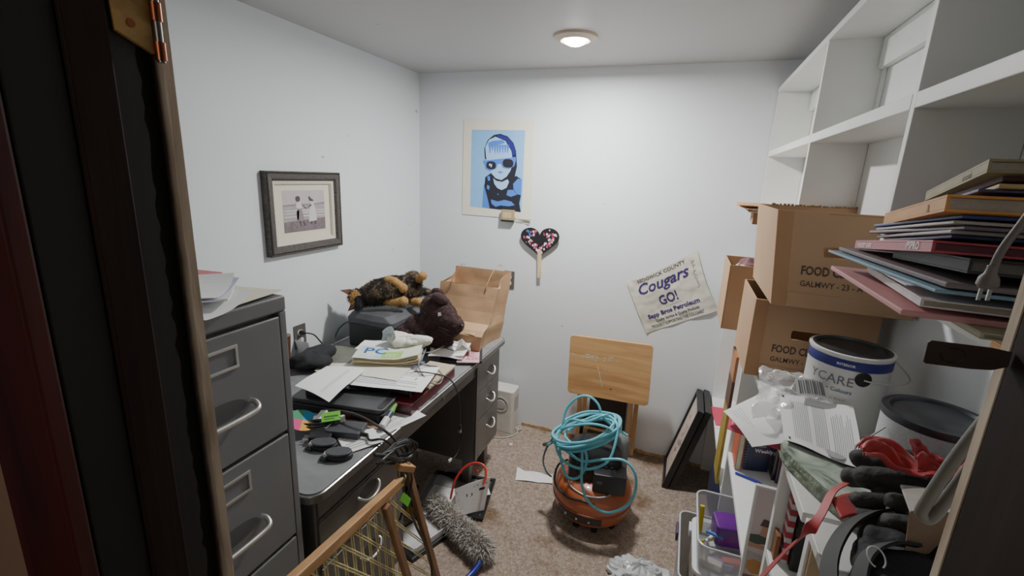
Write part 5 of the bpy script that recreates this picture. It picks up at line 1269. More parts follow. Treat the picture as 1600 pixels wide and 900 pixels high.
# tangle of cords draped over its corner
m = M(); r_ = random.Random(21); pts = []
for i in range(30):
    a = i*1.15; pts.append((-.770+.012*math.sin(i*1.9), 1.105+.085*math.cos(a)+.02*math.sin(i*.7), .742+.028*math.sin(a)+.010*math.sin(i*2.3)-.05*math.cos(a)*.6))
m.tube(pts, .0032, n=7, sub=5)
m.tube([(-.80, 1.16, .66), (-.775, 1.14, .70), (-.765, 1.12, .715), (-.76, 1.09, .735), (-.765, 1.04, .775), (-.775, 1.0, .80)], .006, n=8)
m.tube([(-.76, 1.12, .70), (-.745, 1.15, .64), (-.742, 1.13, .55), (-.738, 1.17, .42), (-.728, 1.24, .25), (-.722, 1.25, .05), (-.70, 1.22, .008)], .0042, n=7)
m.tube([(-.765, 1.11, .71), (-.748, 1.10, .66), (-.745, 1.105, .60), (-.755, 1.115, .54), (-.76, 1.10, .50)], .004, n=7)
m.tube([(-.77, 1.13, .72), (-.765, 1.19, .70), (-.775, 1.235, .675), (-.78, 1.24, .64)], .0036, n=7)
tag(m.build('cable_tangle', black, smooth=True), 'tangle of black power cables draped over the corner of the cord-laced frame', 'cable')
m = M(frame((-.738, 1.102, .585), (.1, .5, -.7), (0, .7, .5))); m.box(-.028, .028, -.013, .013, 0, .002); tag(m.build('green_tag', gt), 'green tag hanging on the cables by the cord-laced frame', 'tag')
m = M(frame((-.80, 1.262, .50), (0, .2, 1), (1, 0, 0))); 

# ------------------------------------------------------------------ two framed pictures leaning at the right
S0 = None
fb = mat('frame_gloss_black', '#121213', .35)
ux = V(.125, 0, .485).normalized()
for i in range(2):
    S = thing('framed_print', ['black framed floral print leaning on the low bookcase, the outer of the pair', 'black frame leaning behind the floral print against the low bookcase'][i], 'picture', (.07+.034*i, 2.49, 0), group='black frames leaning by the low bookcase')
    X = frame((.060+.036*i, 2.36+.006*i, .004), (0, 1, 0), ux) @ Matrix.Rotation(0, 4, 'Z')
    # local x along +y (floor edge), y up the slope, z = x cross y  -> faces right/down; flip so the picture faces the room
    Xf = X @ Matrix.Scale(-1, 4, (0, 0, 1))
    W_2, H_2 = .285, .500
    mould(M(), 0, W_2, 0, H_2, [(0, -.022), (0, .006), (.004, .009), (.018, .007), (.022, .002), (.0225, -.004)], Xf).build('frame', fb, S)
    M(Xf).box(.0005, W_2-.0005, .0005, H_2-.0005, -.022, -.0045).build('backing', fb, S)
    M(Xf).box(.023, W_2-.023, .023, H_2-.023, -.0044, -.002).build('mount', mat('print_mount', '#b4aaa0', .7, var=.05), S)
    M(Xf).box(.055, W_2-.055, .07, H_2-.08, -.0019, -.0010).build('print', mat('print_paper', '#c3b3a6', .6, var=.12, scale=14), S)
    if i == 0:
        m = M(Xf); r_ = random.Random(6)
        for k in range(26):
            cx, cy, s_ = r_.gauss(.142, .026), r_.gauss(.26, .06), r_.uniform(.006, .016)
            m.poly([(cx+s_*math.cos(q_)*r_.uniform(.5, 1.2), cy+s_*math.sin(q_)*r_.uniform(.5, 1.2)) for q_ in [j*2*PI/8 for j in range(8)]], -.0007+.00002*k, r_.choice((0, 1, 2)))
        m.build('flower_pattern', [mat('flower_mauve', '#84697a', .6), mat('flower_green', '#75785e', .6), mat('flower_pink', '#a98388', .6)], S)
m = cloth_lump((.34, 2.20, .20), (.085, .14, .22), 7, .12, 8, n=30); m.v = [V(max(p.x, .262), p.y, min(max(p.z, .002), .44)) for p in m.v]
tag(m.build('navy_bag', mat('navy_cloth', '#141a38', .7, var=.2, scale=20), smooth=True, ang=0), 'navy blue bag standing under the far shelf of the low bookcase', 'bag')
# plastic bag on the carpet at the bottom of the view
m = M()
def pb(u, v):
    a = u*2*PI; r0 = .125*(1-v)**.55 if v < 1 else 0
    n_ = noise.noise(V(math.cos(a)*2.2, math.sin(a)*2.2, v*3)); n2 = noise.noise(V(math.cos(a)*6, math.sin(a)*6, v*9))
    r0 *= 1+.35*n_+.18*n2
    return (.0+r0*math.cos(a)*1.05, 1.68+r0*math.sin(a)*.8, .003+.085*v**.8+.022*abs(n2))
m.sheet(pb, 48, 14, .0008)
tag(m.build('plastic_bag', mat('bag_plastic', '#d9dcdd', .25, var=.06, alpha=.85, spec=.7), smooth=True, ang=25), 'crumpled white plastic bag on the carpet at the bottom of the view', 'bag')
# ------------------------------------------------------------------ pile of books and folders on the near shelf
def vbox(m, N, F, W, t, mi=0):
    """slab from near-left corner N to far-left corner F, width vector W, thickness t downward"""
    N, F, W = V(*N), V(*F), V(*W); up_ = (F-N).cross(W).normalized(); up_ = up_ if up_.z > 0 else -up_
    d = -up_*t
    return m.add([N, F, F+W, N+W, N+d, F+d, F+W+d, N+W+d], [(0, 1, 2, 3), (7, 6, 5, 4), (0, 4, 5, 1), (1, 5, 6, 2), (2, 6, 7, 3), (3, 7, 4, 0)], mi)
def book(label, N, F, wid, t, cover, pages=None, name='book', skew=-.02, lettering=None, lcol=None, dz=0):
    t_ = thing(name, label, 'book' if name == 'book' else name.replace('_', ' '), ((N[0]+F[0])/2+wid/2, (N[1]+F[1])/2, min(N[2], F[2])-t), group='books and folders piled on the near shelf')
    W = V(wid, skew, dz)
    N, F = V(*N), V(*F); L = (F-N).normalized(); up_ = L.cross(W).normalized(); up_ = up_ if up_.z > 0 else -up_
    if pages is None:
        vbox(M(), N, F, W, t).build('cover', cover, t_, bevel=min(.0015, t*.3))
    else:
        c = min(.0028, t*.2)
        vbox(M(), N, F, W, c).build('front_cover', cover, t_, bevel=.0004)
        vbox(M(), N-up_*(t-c), F-up_*(t-c), W, c).build('back_cover', cover, t_, bevel=.0004)
        Wn = W.normalized(); vbox(M(), N-up_*(c+.0002)+L*.004+Wn*.0034, F-up_*(c+.0002)-L*.004+Wn*.0034, W-Wn*.006, t-2*c-.0004).build('page_block', pages, t_)
        vbox(M(), N-up_*(c+.0001), F-up_*(c+.0001), Wn*.003, t-2*c-.0002).build('spine', cover, t_)
    if lettering:
        X = frame(F-up_*(t*.80)-Wn_(W)*.0006, -L, up_)
        m = M(X)
        for tx_, x0, sz in lettering: m.text(tx_, sz, Matrix.Translation((x0, 0, .0)), bold=.0003)
        m.build('spine_lettering', lcol, t_)
    return t_
def Wn_(W): return W.normalized()
pgs = mat('page_grey', '#a39b8d', .85, var=.15, scale=200, stretch=(1, 1, 8))
pgd = mat('page_dim', '#6f6a64', .85, var=.15, scale=200, stretch=(1, 1, 8))
pile = [
 ('cream folder-like booklet at the very bottom of the shelf book pile, nearest the jamb', (.300, .60, 1.4823), (.305, .72, 1.4823), .17, .0075, mat('cream_green', '#a8a487', .6), pgs, 'book'),
 ('pink folder with a white edge sticking out lowest from the book pile', (.243, .635, 1.4895), (.243, .93, 1.4915), .20, .007, mat('pink_folder', '#c48a8a', .6), None, 'folder'),
 ('white and pink booklet lying over the pink folder in the book pile', (.256, .63, 1.5055), (.276, .87, 1.5045), .20, .0095, mat('white_pink', '#cfc6c6', .5, var=.1, scale=30), pgs, 'book'),
 ('light blue folder sagging out of the book pile, touching the carton', (.262, .62, 1.5190), (.234, .93, 1.5180), .21, .004, mat('blue_folder', '#7f9fb0', .6), None, 'folder'),
 ('grey-brown folder just above the light blue folder in the pile', (.270, .62, 1.5275), (.246, .92, 1.5255), .20, .006, mat('taupe_folder', '#7c7072', .65), None, 'folder'),
 ('thick black ring binder in the middle of the book pile', (.284, .62, 1.5555), (.280, .80, 1.5450), .19, .0165, mat('binder_black', '#1d1b1c', .5), pgd, 'binder'),
 ('dark blue paper folder directly above the red book', (.272, .64, 1.5775), (.285, .86, 1.5485), .18, .004, mat('folder_blue', '#25305e', .5), None, 'folder'),
 ('grey magazine in the upper half of the book pile', (.266, .63, 1.5830), (.285, .89, 1.5515), .19, .004, mat('mag_grey', '#8f8a8a', .4), None, 'magazine'),
 ('purple-grey magazine above the grey one in the book pile', (.272, .62, 1.5885), (.277, .90, 1.5570), .19, .004, mat('mag_plum', '#6a5a66', .4), None, 'magazine'),
 ('pale grey magazine right under the blue paper folder', (.262, .62, 1.5935), (.282, .89, 1.5625), .19, .0035, mat('mag_pale', '#a9a5a0', .4), None, 'magazine'),
 ('blue paper folder below the orange book in the pile', (.268, .62, 1.6000), (.281, .90, 1.5675), .21, .004, mat('folder_blue2', '#2f3b74', .5), None, 'folder'),
 ('thin navy folder right above the orange book', (.277, .625, 1.6265), (.312, .88, 1.5905), .18, .0035, mat('navy_purple', '#3a3a62', .5), None, 'folder'),
 ('manila folder high in the book pile', (.290, .62, 1.6325), (.325, .84, 1.5990), .16, .005, mat('manila_pale', '#bba677', .6), None, 'folder'),
 ('red-brown book squeezed under the topmost book of the pile', (.296, .63, 1.6425), (.325, .84, 1.6100), .16, .008, mat('dark_red_cover', '#4e2a28', .6), None, 'book'),
]
for lab, N, F, w_, t_h, c, p_, nm in pile:
    o = book(lab, N, F, w_, t_h, c, p_, nm)
book('red software book with white spine lettering in the middle of the pile', (.253, .63, 1.5705), (.262, .90, 1.5400), .19, .013, mat('red_cover', '#a3283a', .4), mat('red_pages', '#5b2630', .7), lettering=[('PSPRO', .205, .0125), ('POCKET GUIDE', .02, .0085)], lcol=paper)
book('orange-yellow hardback with grey pages in the upper part of the pile', (.247, .61, 1.6195), (.286, .88, 1.5865), .19, .0175, mat('orange_cover', '#c98a3a', .55, var=.1), pgs, lettering=[('a', .215, .018)], lcol=mat('brown_print', '#6b3f1a', .7))
book('worn olive-beige hardback, topmost of the shelf book pile', (.277, .62, 1.6560), (.323, .86, 1.6220), .17, .014, mat('olive_cover', '#8d8662', .6, var=.15), pgs, lettering=[('a novel', .17, .010)], lcol=mat('olive_print', '#5b563c', .7))
S = book('thin tan paperback lying at the shelf edge beside the jamb', (.290, .44, 1.4835), (.292, .565, 1.4835), .14, .009, mat('tan_cover', '#b98a55', .6), pgs)
# white shaker of papers peeking out of the folders
m = M(); vbox(m, (.250, .66, 1.5145), (.262, .84, 1.5125), (.10, .03, 0), .0012); tag(m.build('document', paper), 'white sheet sliding out of the light blue folder in the pile', 'paper')

# hanging extension plug
S = thing('extension_cord', 'grey cord with a two-prong plug hanging in front of the book pile', 'cord', (.262, .53, 1.52))
cg = mat('cord_grey', '#6d675e', .5)
M().tube([(.292, .53, 1.66), (.277, .53, 1.618), (.270, .53, 1.597), (.2625, .53, 1.574), (.260, .53, 1.556)], .0032, n=10).build('cord', cg, S, smooth=True)
M().tube([(.292, .53, 1.66), (.30, .52, 1.72), (.36, .53, 1.768), (.392, .56, 1.786), (.395, .63, 1.788)], .0032, n=10).build('cord', cg, S, smooth=True)
X = Matrix.Translation((.2595, .53, 1.539)) @ Matrix.Rotation(.35, 4, 'Z') @ Matrix.Scale(.8, 4)
M(X).lathe([(.0072, 0), (.010, .004), (.009, .012), (.0055, .017), (.0042, .024), (.0048, .0245), (.0042, .026)], 20).build('plug', cg, S, smooth=True)
for s_ in (-1, 1):
    M(X).box(s_*.0052-.0022, s_*.0052+.0022, -.0006, .0006, -.014, -.0005).build('prong', chrome, S)
# latch on the jamb and thick loop hanging by it
S = bpy.data.objects['trim_10']
X = frame((.165, .3745, 1.5165), (1, .02, .02), (0, 0, 1)); brz = mat('bronze_dark', '#3d312b', .45, .3, var=.2, scale=60)
m = M(X); m.prism([(-.0035, -.0075), (-.002, -.0085), (.022, -.0085), (.033, -.0075), (.0405, -.004), (.0405, .006), (.030, .0075), (-.002, .0080), (-.0035, .0065)], 0, .0012); S = m.build('latch_plate', brz, S, bevel=.0003)
for y in (-.0058, .0035):
    m = M(X); m.box(.0085, .0135, y, y+.0014, .0012, .00145); m.build('slot', blackr, S)
m = M(X); m.tube([(.0110+.0065*math.cos(a), -.0005+.0052*math.sin(a), .0013) for a in [2*PI*i/24 for i in range(24)]], .0003, n=5, smooth=False, closed=True); m.build('engraved_ring', mat('bronze_light', '#3d332f', .4, .6), S)
m = M(); m.tube([(.262, .393, 1.585), (.264, .41, 1.57), (.262, .44, 1.53), (.254, .445, 1.475), (.245, .45, 1.449), (.232, .45, 1.405), (.2225, .45, 1.362), (.2215, .45, 1.350), (.2285, .45, 1.348), (.236, .45, 1.372), (.2465, .45, 1.412), (.258, .45, 1.45)], .0048, n=12)
tag(m.build('cable_loop', mat('cable_khaki', '#77766f', .5), smooth=True), 'thick grey cable loop hanging just inside the right door jamb', 'cable')

# ------------------------------------------------------------------ papers, bag and slab on the low bookcase
flat_paper('folder', 'bright pink folder overhanging the low bookcase under the white letter', 'folder', (.225, 1.098), .125, .10, -.45, 1.0742, mat('hot_pink', '#c4405c', .6), seed=81, th=.002)
tag(M(T2((.300, 2.40), .1)).box(-.05, .20, -.10, .10, .4638, .4668).build('folder', mat('hot_pink', '#c4405c', .6)), 'bright pink folder on the far lower shelf of the bookcase', 'folder')
m = M()
m.sheet(lambda u, v: V(.138, 1.115, 1.098)*(1-u)*(1-v)+V(.186, .985, 1.092)*u*(1-v)+V(.262, 1.275, 1.115)*(1-u)*v+V(.270, 1.035, 1.098)*u*v+V(0, 0, .006*math.sin(PI*u)), 10, 10, .0006)
for i in range(4):
    def f_(u, v): return V(.138, 1.115, 1.0985)*(1-u)*(1-v)+V(.186, .985, 1.0925)*u*(1-v)+V(.262, 1.275, 1.1155)*(1-u)*v+V(.270, 1.035, 1.0985)*u*v+V(0, 0, .006*math.sin(PI*u))
    v = .10+.05*i; m.add([f_(.1+.05*k, v) for k in range(6+i*2)]+[f_(.1+.05*k, v+.012) for k in range(5+i*2, -1, -1)], [(k, k+1, 2*(6+i*2)-2-k, 2*(6+i*2)-1-k) for k in range(5+i*2)], 1)
tag(m.build('document', [paper, mat('ink_pale', '#bfc2c6', .8)]), 'blank white letter tilting over the front edge of the low bookcase', 'paper')
# printed bank statement
c00, c10, c01, c11 = V(.245, 1.005, 1.1135), V(.366, .944, 1.115), V(.250, 1.155, 1.150), V(.395, 1.145, 1.155)
def pq(u, v, dz=0): return c00*(1-u)*(1-v)+c10*u*(1-v)+c01*(1-u)*v+c11*u*v+V(0, 0, dz+.004*math.sin(u*7)*.6+.004*math.sin(PI*v)*u)
m = M(); m.sheet(lambda u, v: pq(u, v), 24, 12, .0006)
r_ = random.Random(5)
for i in range(30):
    u = .16+i*.026
    if i in (9, 10, 18, 19): continue
    v0, v1 = .10, (.86 if i < 20 else r_.uniform(.55, .8))
    N = 8; du = .0065
    m.add([pq(u, v0+(v1-v0)*k/N, .0007) for k in range(N+1)]+[pq(u+du, v0+(v1-v0)*k/N, .0007) for k in range(N, -1, -1)], [(k, k+1, 2*N-k, 2*N+1-k) for k in range(N)], 1)
for (u, v) in ((.05, .93), (.06, .05)): m.add([pq(u, v, .0008), pq(u+.03, v-.02, .0008), pq(u+.028, v+.03, .0008), pq(u+.005, v+.03, .0008)], [(0, 1, 2, 3)], 2)
tag(m.build('document', [paper, mat('ink_mid', '#9a9da3', .8), inkb]), 'densely printed white letter lying under the paint can', 'paper')
flat_paper('document', 'white sheet under the printed letter near the frosted can', 'paper', (.31, 1.10), .12, .10, .3, 1.0905, paper2, seed=83, wav=.006)
# clipboard with clear flap
m = M(); vbox(m, (.252, 1.010, 1.1105), (.268, 1.05, 1.1125), (.115, -.066, .001), .003); tag(m.build('clipboard', black, bevel=.001), 'thin black clipboard edge under the printed letter', 'clipboard')
m = M(T2((.335, .995), -.3)); n = 24; m.prism([(.020*math.cos(2*PI*i/n), .034*math.sin(2*PI*i/n)) for i in range(n)], 1.1170, 1.1178); tag(m.build('clear_tab', mat('tab_clear', '#b9bcba', .2, alpha=.75)), 'rounded translucent tab sticking out of the clipboard', 'tab')
# crumpled clear plastic bag
film = mat('cling_film', '#f0f1f1', .12, alpha=.30, spec=1.0, var=.02, bump=.5, bscale=22)
m = M()
def pbg(u, v):
    x = .192+.21*u+.03*v*(1-u); y = 1.060+.09*u+(.20-.12*u)*v
    n1 = noise.noise(V(u*3.2, v*3, 2)); n2 = noise.noise(V(u*8, v*6, 6)); n3 = noise.noise(V(u*17, v*13, 1))
    return (x+.012*n2, y+.012*n1, 1.118+.035*u*0+.050*v+.030*abs(n1)+.014*abs(n2)+.005*abs(n3))
m.sheet(pbg, 60, 44, .0004)
tag(m.build('clear_bag', film, smooth=True, ang=20), 'crumpled clear plastic bag in front of the lower carton', 'bag')
m = M(); m.sheet(lambda u, v: (.285+.065*u, 1.135+.05*v+.01*u, 1.162+.004*math.sin(u*3)+.02*v), 6, 6, .0006)
for i in range(11):
    u = .08+.075*i; w_ = .03 if i % 3 else .05
    m.add([(.285+.065*a, 1.135+.05*b+.01*a, 1.1628+.004*math.sin(a*3)+.02*b) for a, b in ((u, .1), (u+w_, .1), (u+w_, .9), (u, .9))], [(0, 1, 2, 3)], 1)
tag(m.build('barcode_label', [mat('label_grey_pale', '#a9abab', .6), mat('bar_dark', '#4c4e50', .6)]), 'grey barcode label showing through the clear plastic bag', 'label')
# marble slab
slab_top = [(.242, 1.000), (.256, 1.022), (.295, 1.018), (.335, .985), (.362, .94), (.368, .88), (.350, .838), (.320, .826), (.297, .850), (.272, .903), (.250, .955)]
mm, t_, b_ = nt('green_marble'); b_.inputs['Roughness'].default_value = .35
tc = t_.nodes.new('ShaderNodeTexCoord'); n1 = t_.nodes.new('ShaderNodeTexNoise'); n1.inputs['Scale'].default_value = 18; n1.inputs['Detail'].default_value = 9; n1.inputs['Distortion'].default_value = 1.2
t_.links.new(tc.outputs['Object'], n1.inputs['Vector']); r = t_.nodes.new('ShaderNodeValToRGB')
for p_, c_ in ((.30, '#4c584d'), (.42, '#94a292'), (.56, '#b2bdb0'), (.70, '#c8cfc2')):
    e_ = r.color_ramp.elements.new(p_); e_.color = hexc(c_)
r.color_ramp.elements.remove(r.color_ramp.elements[0]); r.color_ramp.elements.remove(r.color_ramp.elements[-1])
t_.links.new(n1.outputs['Fac'], r.inputs[0]); t_.links.new(r.outputs[0], b_.inputs['Base Color'])
rough_edge = mat('marble_rough', '#7d8674', .7, var=.55, scale=45, bump=.9, bscale=60)
m = M(); n = len(slab_top); P_ = crom([V(x, y, 0) for x, y in slab_top], 6, True); K = len(P_); cx = sum(p.x for p in P_)/K; cy = sum(p.y for p in P_)/K
rows = [(1.0, 1.1060), (1.02, 1.1030), (1.035, 1.096), (1.0, 1.088), (1.03, 1.080), (.98, 1.0738)]
vs = []
for j, (k, z) in enumerate(rows):
    for p in P_:
        d = .006*noise.noise(V(p.x*60, p.y*60, z*90)) if 0 < j < 5 else 0
        vs.append((cx+(p.x-cx)*(k+d*6), cy+(p.y-cy)*(k+d*6), z+(.002*noise.noise(V(p.x*50, p.y*50, 3)) if j < 5 else 0)))
fs = [(j*K+i, j*K+(i+1) % K, (j+1)*K+(i+1) % K, (j+1)*K+i) for j in range(5) for i in range(K)]
m.add(vs, fs, 1); m.add(vs[:K], [tuple(range(K))], 0); m.add(vs[-K:], [tuple(reversed(range(K)))], 1)
tag(m.build('marble_slab', [mm, rough_edge]), 'broken green marble slab with a rough edge at the front of the low bookcase', 'stone')

# ------------------------------------------------------------------ gloves, red fabric, black backpack
glovem = mat('glove_black', '#2b2b2b', .75, var=.35, scale=60, bump=.25, bscale=120)
def glove(label, palm, fingers, cuff=None):
    m = M()
    for a, b, r0, r1 in palm: bone(m, a, b, r0, r1, 6)
    for pts, r0, r1 in fingers:
        for i in range(len(pts)-1): bone(m, pts[i], pts[i+1], 1.12*(r0+(r1-r0)*i/(len(pts)-1)), 1.12*(r0+(r1-r0)*(i+1)/(len(pts)-1)), 6)
    o = remesh(m, .0035, 3, disp=.0015, dscale=70)
    return tag(o.build('work_glove', glovem, smooth=True, ang=0), label, 'glove', 'black work gloves')
glove('black padded work glove with fingers pointing into the room, on top of the marble slab',
      [((.440, .862, 1.158), (.475, .865, 1.16), .026, .026), ((.430, .845, 1.146), (.47, .85, 1.15), .026, .026), ((.440, .885, 1.155), (.47, .885, 1.155), .022, .020)],
      [([(.430, .888, 1.160), (.39, .900, 1.160), (.345, .918, 1.150)], .017, .0150), ([(.425, .868, 1.152), (.375, .868, 1.146), (.322, .872, 1.136)], .017, .0150),
       ([(.430, .855, 1.160), (.385, .853, 1.160), (.336, .856, 1.150)], .0185, .0165), ([(.43, .84, 1.140), (.38, .826, 1.132), (.322, .818, 1.124)], .0185, .0160), ([(.45, .895, 1.17), (.42, .905, 1.178), (.385, .905, 1.176)], .014, .012)])
glove('black work glove lying lower, its fingertips beside the cardboard carton',
      [((.415, .775, 1.130), (.45, .78, 1.13), .024, .024), ((.41, .755, 1.125), (.44, .76, 1.125), .022, .022)],
      [([(.41, .790, 1.130), (.365, .785, 1.122), (.318, .792, 1.112)], .016, .0145), ([(.40, .785, 1.150), (.38, .790, 1.154), (.358, .800, 1.150)], .0150, .0135),
       ([(.40, .765, 1.140), (.37, .760, 1.140), (.342, .760, 1.135)], .0155, .014), ([(.40, .745, 1.128), (.375, .735, 1.122), (.355, .728, 1.118)], .014, .012), ([(.43, .735, 1.125), (.405, .715, 1.12), (.385, .712, 1.11)], .012, .010)])
redf = mat('red_nylon', '#a3181c', .5, var=.25, scale=25, sheen=.2)
def RK(p): return V(p.x*.93, p.y*.93, 1.62+(p.z-1.62)*.93)
S = thing('red_jacket', 'bunched red nylon fabric behind the gloves and under the frosted can', 'cloth', (.43, .93, 1.15))
m = M()
def rf(u, v):
    x = .335+.165*u; y = .915+.02*math.sin(u*6)-.045*v+.05*u*(1-v)
    return (x, y, 1.168+.016*math.sin(u*7+v*2)+.020*noise.noise(V(u*5, v*5, 3))+.016*u)
m.sheet(rf, 40, 14, .0012); m.v = [RK(p) for p in m.v]; m.build('front_fold', redf, S, smooth=True, ang=0)
m = M(); m.sheet(lambda u, v: (.40+.115*u+.01*v, .905-.035*v+.05*u*0+.01*math.sin(u*9), 1.200-.035*v+.022*math.sin(u*8+1)*.6+.016*noise.noise(V(u*6, v*6, 8))), 40, 16, .0012); m.v = [RK(p) for p in m.v]; m.build('upper_fold', redf, S, smooth=True, ang=0)
m = M(); m.sheet(lambda u, v: V(.282, .762, 1.122)*(1-u)*(1-v)+V(.330, .797, 1.122)*u*(1-v)+V(.276, .798, 1.128)*(1-u)*v+V(.324, .846, 1.130)*u*v+V(0, 0, .003*math.sin(u*5)), 12, 8, .0014)
tag(m.build('red_flap', redf, smooth=True, ang=0), 'square red fabric flap hanging over the marble slab corner below the gloves', 'cloth')
m = M(); m.ribbon([(.345, .895, 1.128), (.335, .887, 1.130), (.308, .853, 1.130), (.282, .818, 1.130), (.256, .765, 1.120), (.240, .750, 1.095), (.235, .768, 1.060), (.235, .800, 1.020), (.235, .863, .930), (.236, .927, .840), (.240, .98, .77)], lambda t: .007+.011*min(1, t*2.0), side=lambda t: (.5-.4*t, -.5+1.0*t, .2+.3*t), th=.0016, sub=10)
tag(m.build('red_strap', redf, smooth=True), 'long red webbing strap trailing down across the low bookcase front', 'strap')
# backpack
pk = mat('pack_black', '#15161a', .75, var=.4, scale=30, bump=.3, bscale=80); web = mat('webbing_black', '#111214', .65, var=.2, scale=8)
S = thing('backpack', 'black backpack with wide straps and a ring emblem at the bottom right', 'backpack', (.36, .68, 1.071))
m = M(); 
for c, r_r in (((.345, .66, 1.110), (.075, .085, .032)), ((.42, .70, 1.115), (.06, .09, .045)), ((.30, .63, 1.105), (.05, .06, .026)), ((.38, .60, 1.12), (.07, .06, .04)), ((.335, .735, 1.120), (.035, .03, .022)), ((.40, .76, 1.11), (.05, .04, .030))): m.ell(c, r_r)
o = remesh(m, .006, 4, disp=.012, dscale=32); o.v = [V(p.x, p.y, max(p.z, 1.0712)) for p in o.v]; o.build('pack_body', pk, S, smooth=True, ang=0)
M().ribbon([(.400, .800, 1.128), (.365, .798, 1.136), (.325, .778, 1.136), (.288, .745, 1.128), (.262, .705, 1.118), (.246, .665, 1.108), (.236, .61, 1.098)], .024, side=lambda t: (.5+.3*t, -.5+.2*t, .7), th=.004, sub=8).build('strap', web, S, smooth=True)
M().ribbon([(.350, .700, 1.150), (.315, .690, 1.150), (.285, .665, 1.142), (.268, .63, 1.130), (.26, .59, 1.12)], .022, side=lambda t: (.5, -.5, .7), th=.004, sub=8).build('strap', web, S, smooth=True)
X = frame((.289, .655, 1.1485), (.85, .2, -.05), (-.2, .75, .65))
m = M(X); m.tube([(.011*math.cos(a), .013*math.sin(a), .002) for a in [-1.1+i*(5.4/24) for i in range(25)]], .0010, n=6, smooth=False); m.build('ring_emblem', mat('emblem_white', '#c9c9c6', .5), S, smooth=True)
m = M(); 
for i in range(9): m.tube([(.372+.004*math.sin(i), .80-.006*i, 1.118), (.380+.006*i, .79-.005*i, 1.142), (.405+.003*i, .785-.006*i, 1.150)], .0035, n=6)
tag(m.build('gathered_cords', black, smooth=True), 'black gathered cords beside the lower glove and the backpack strap', 'cord')
# little open carton at the jamb
S = thing('small_carton', 'small open carton with a grey-white flap beside the gloves and the jamb', 'box', (.395, .73, 1.10))
cbg = mat('flap_grey', '#a7a39b', .7, var=.12, scale=40)
m = M(); m.add([(.360, .802, 1.178), (.432, .815, 1.180), (.408, .735, 1.196), (.334, .704, 1.196), (.361, .803, 1.180), (.433, .816, 1.182), (.409, .736, 1.198), (.335, .705, 1.198)], [(3, 2, 1, 0), (4, 5, 6, 7), (0, 1, 5, 4), (1, 2, 6, 5), (2, 3, 7, 6), (3, 0, 4, 7)]); m.build('flap', cbg, S)
cbr = mat('carton_brown', '#8f735a', .8, var=.08)
m = M(); m.add([(.333, .703, 1.1955), (.408, .734, 1.1955), (.400, .712, 1.100), (.338, .685, 1.100), (.335, .708, 1.195), (.409, .739, 1.195), (.402, .720, 1.100), (.340, .693, 1.100)], [(0, 1, 2, 3), (7, 6, 5, 4), (0, 4, 5, 1), (1, 5, 6, 2), (2, 6, 7, 3), (3, 7, 4, 0)]); m.build('front_wall', cbr, S)
m = M(); m.box(.41, .50, .70, .79, 1.10, 1.17); m.build('carton_body', cbr, S, bevel=.001)
m = M(); m.add([(.385, .765, 1.205), (.425, .775, 1.207), (.405, .705, 1.212), (.368, .700, 1.212)], [(0, 1, 2, 3)]); m.add([(.385, .765, 1.204), (.425, .775, 1.206), (.405, .705, 1.211), (.368, .700, 1.211)], [(3, 2, 1, 0)])
for i in range(5): m.add([(.387+.004*i+k*.0, .757-.009*i, 1.2062+.0008*i) for k in (0,)]+[(.415+.0*i, .762-.010*i, 1.2075+.0008*i), (.415, .760-.010*i, 1.2077+.0008*i), (.387+.004*i, .755-.009*i, 1.2064+.0008*i)], [(0, 1, 2, 3)], 1)
tag(m.build('note_card', [paper, ink]), 'small white note card with faint lines lying on the carton flap by the jamb', 'card')
m = M(); vbox(m, (.330, .735, 1.130), (.345, .79, 1.145), (.010, -.004, 0), .05); tag(m.build('kraft_strip', cbr), 'narrow kraft cardboard edge between the gloves and the backpack', 'cardboard')

# ------------------------------------------------------------------ contents of the lower shelves
def standing(label, x0, x1, y0, y1, z0, h, cover, pages=None, name='book', extra=None):
    S = thing(name, label, 'book' if name in ('book', 'planner', 'notebook') else name, ((x0+x1)/2, (y0+y1)/2, z0))
    if pages:
        c = .0015
        M().box(x0, x0+c, y0, y1, z0, z0+h).build('back_cover', cover, S); M().box(x1-c, x1, y0, y1, z0, z0+h).build('front_cover', cover, S)
        M().box(x0+c+.0002, x1-c-.0002, y0+.002, y1, z0+.002, z0+h-.002).build('page_block', pages, S)
    else: M().box(x0, x1, y0, y1, z0, z0+h).build('cover', cover, S, bevel=.001)
    return S
Z2 = .6402
ivp = mat('pages_ivory', '#c9bfa8', .85, var=.1, scale=150)
S = standing('orange spiral notebook standing on the middle shelf', .268, .286, 1.640, 1.75, Z2, .19, mat('cover_orange', '#b9552c', .5), ivp, 'notebook')
m = M()
for i in range(16): m.tube([(.266+.0035*math.cos(a), 1.640, Z2+.012+i*.011+.0035*math.sin(a)) for a in [j*PI/4 for j in range(8)]], .0009, n=5, smooth=False, closed=True)
m.build('spiral_binding', mat('spiral_metal', '#77797c', .3, .8), S)
S = thing('planner', 'navy spiral planner reading Weekly standing face out on the middle shelf', 'book', (.335, 1.66, Z2))
X = frame((.296, 1.650, Z2+.001), (1, .22, 0), (0, 0, 1))
M(X).box(0, .082, 0, .195, -.008, 0).build('cover', mat('cover_navy2', '#1c2143', .45), S, bevel=.001)
m = M(X); m.box(.026, .078, .055, .135, .0004, .0008); m.build('title_panel', mat('panel_plum', '#3d2540', .5), S)
m = M(X); m.text('Weekly', .019, Matrix.Translation((.028, .074, .0012)), bold=.0006); m.text('academic', .009, Matrix.Translation((.030, .096, .0012))); m.text('at-a-glance', .011, Matrix.Translation((.030, .116, .0012)), bold=.0003); m.build('cover_lettering', mat('plan_white', '#cfd0d6', .6), S)
m = M(X)
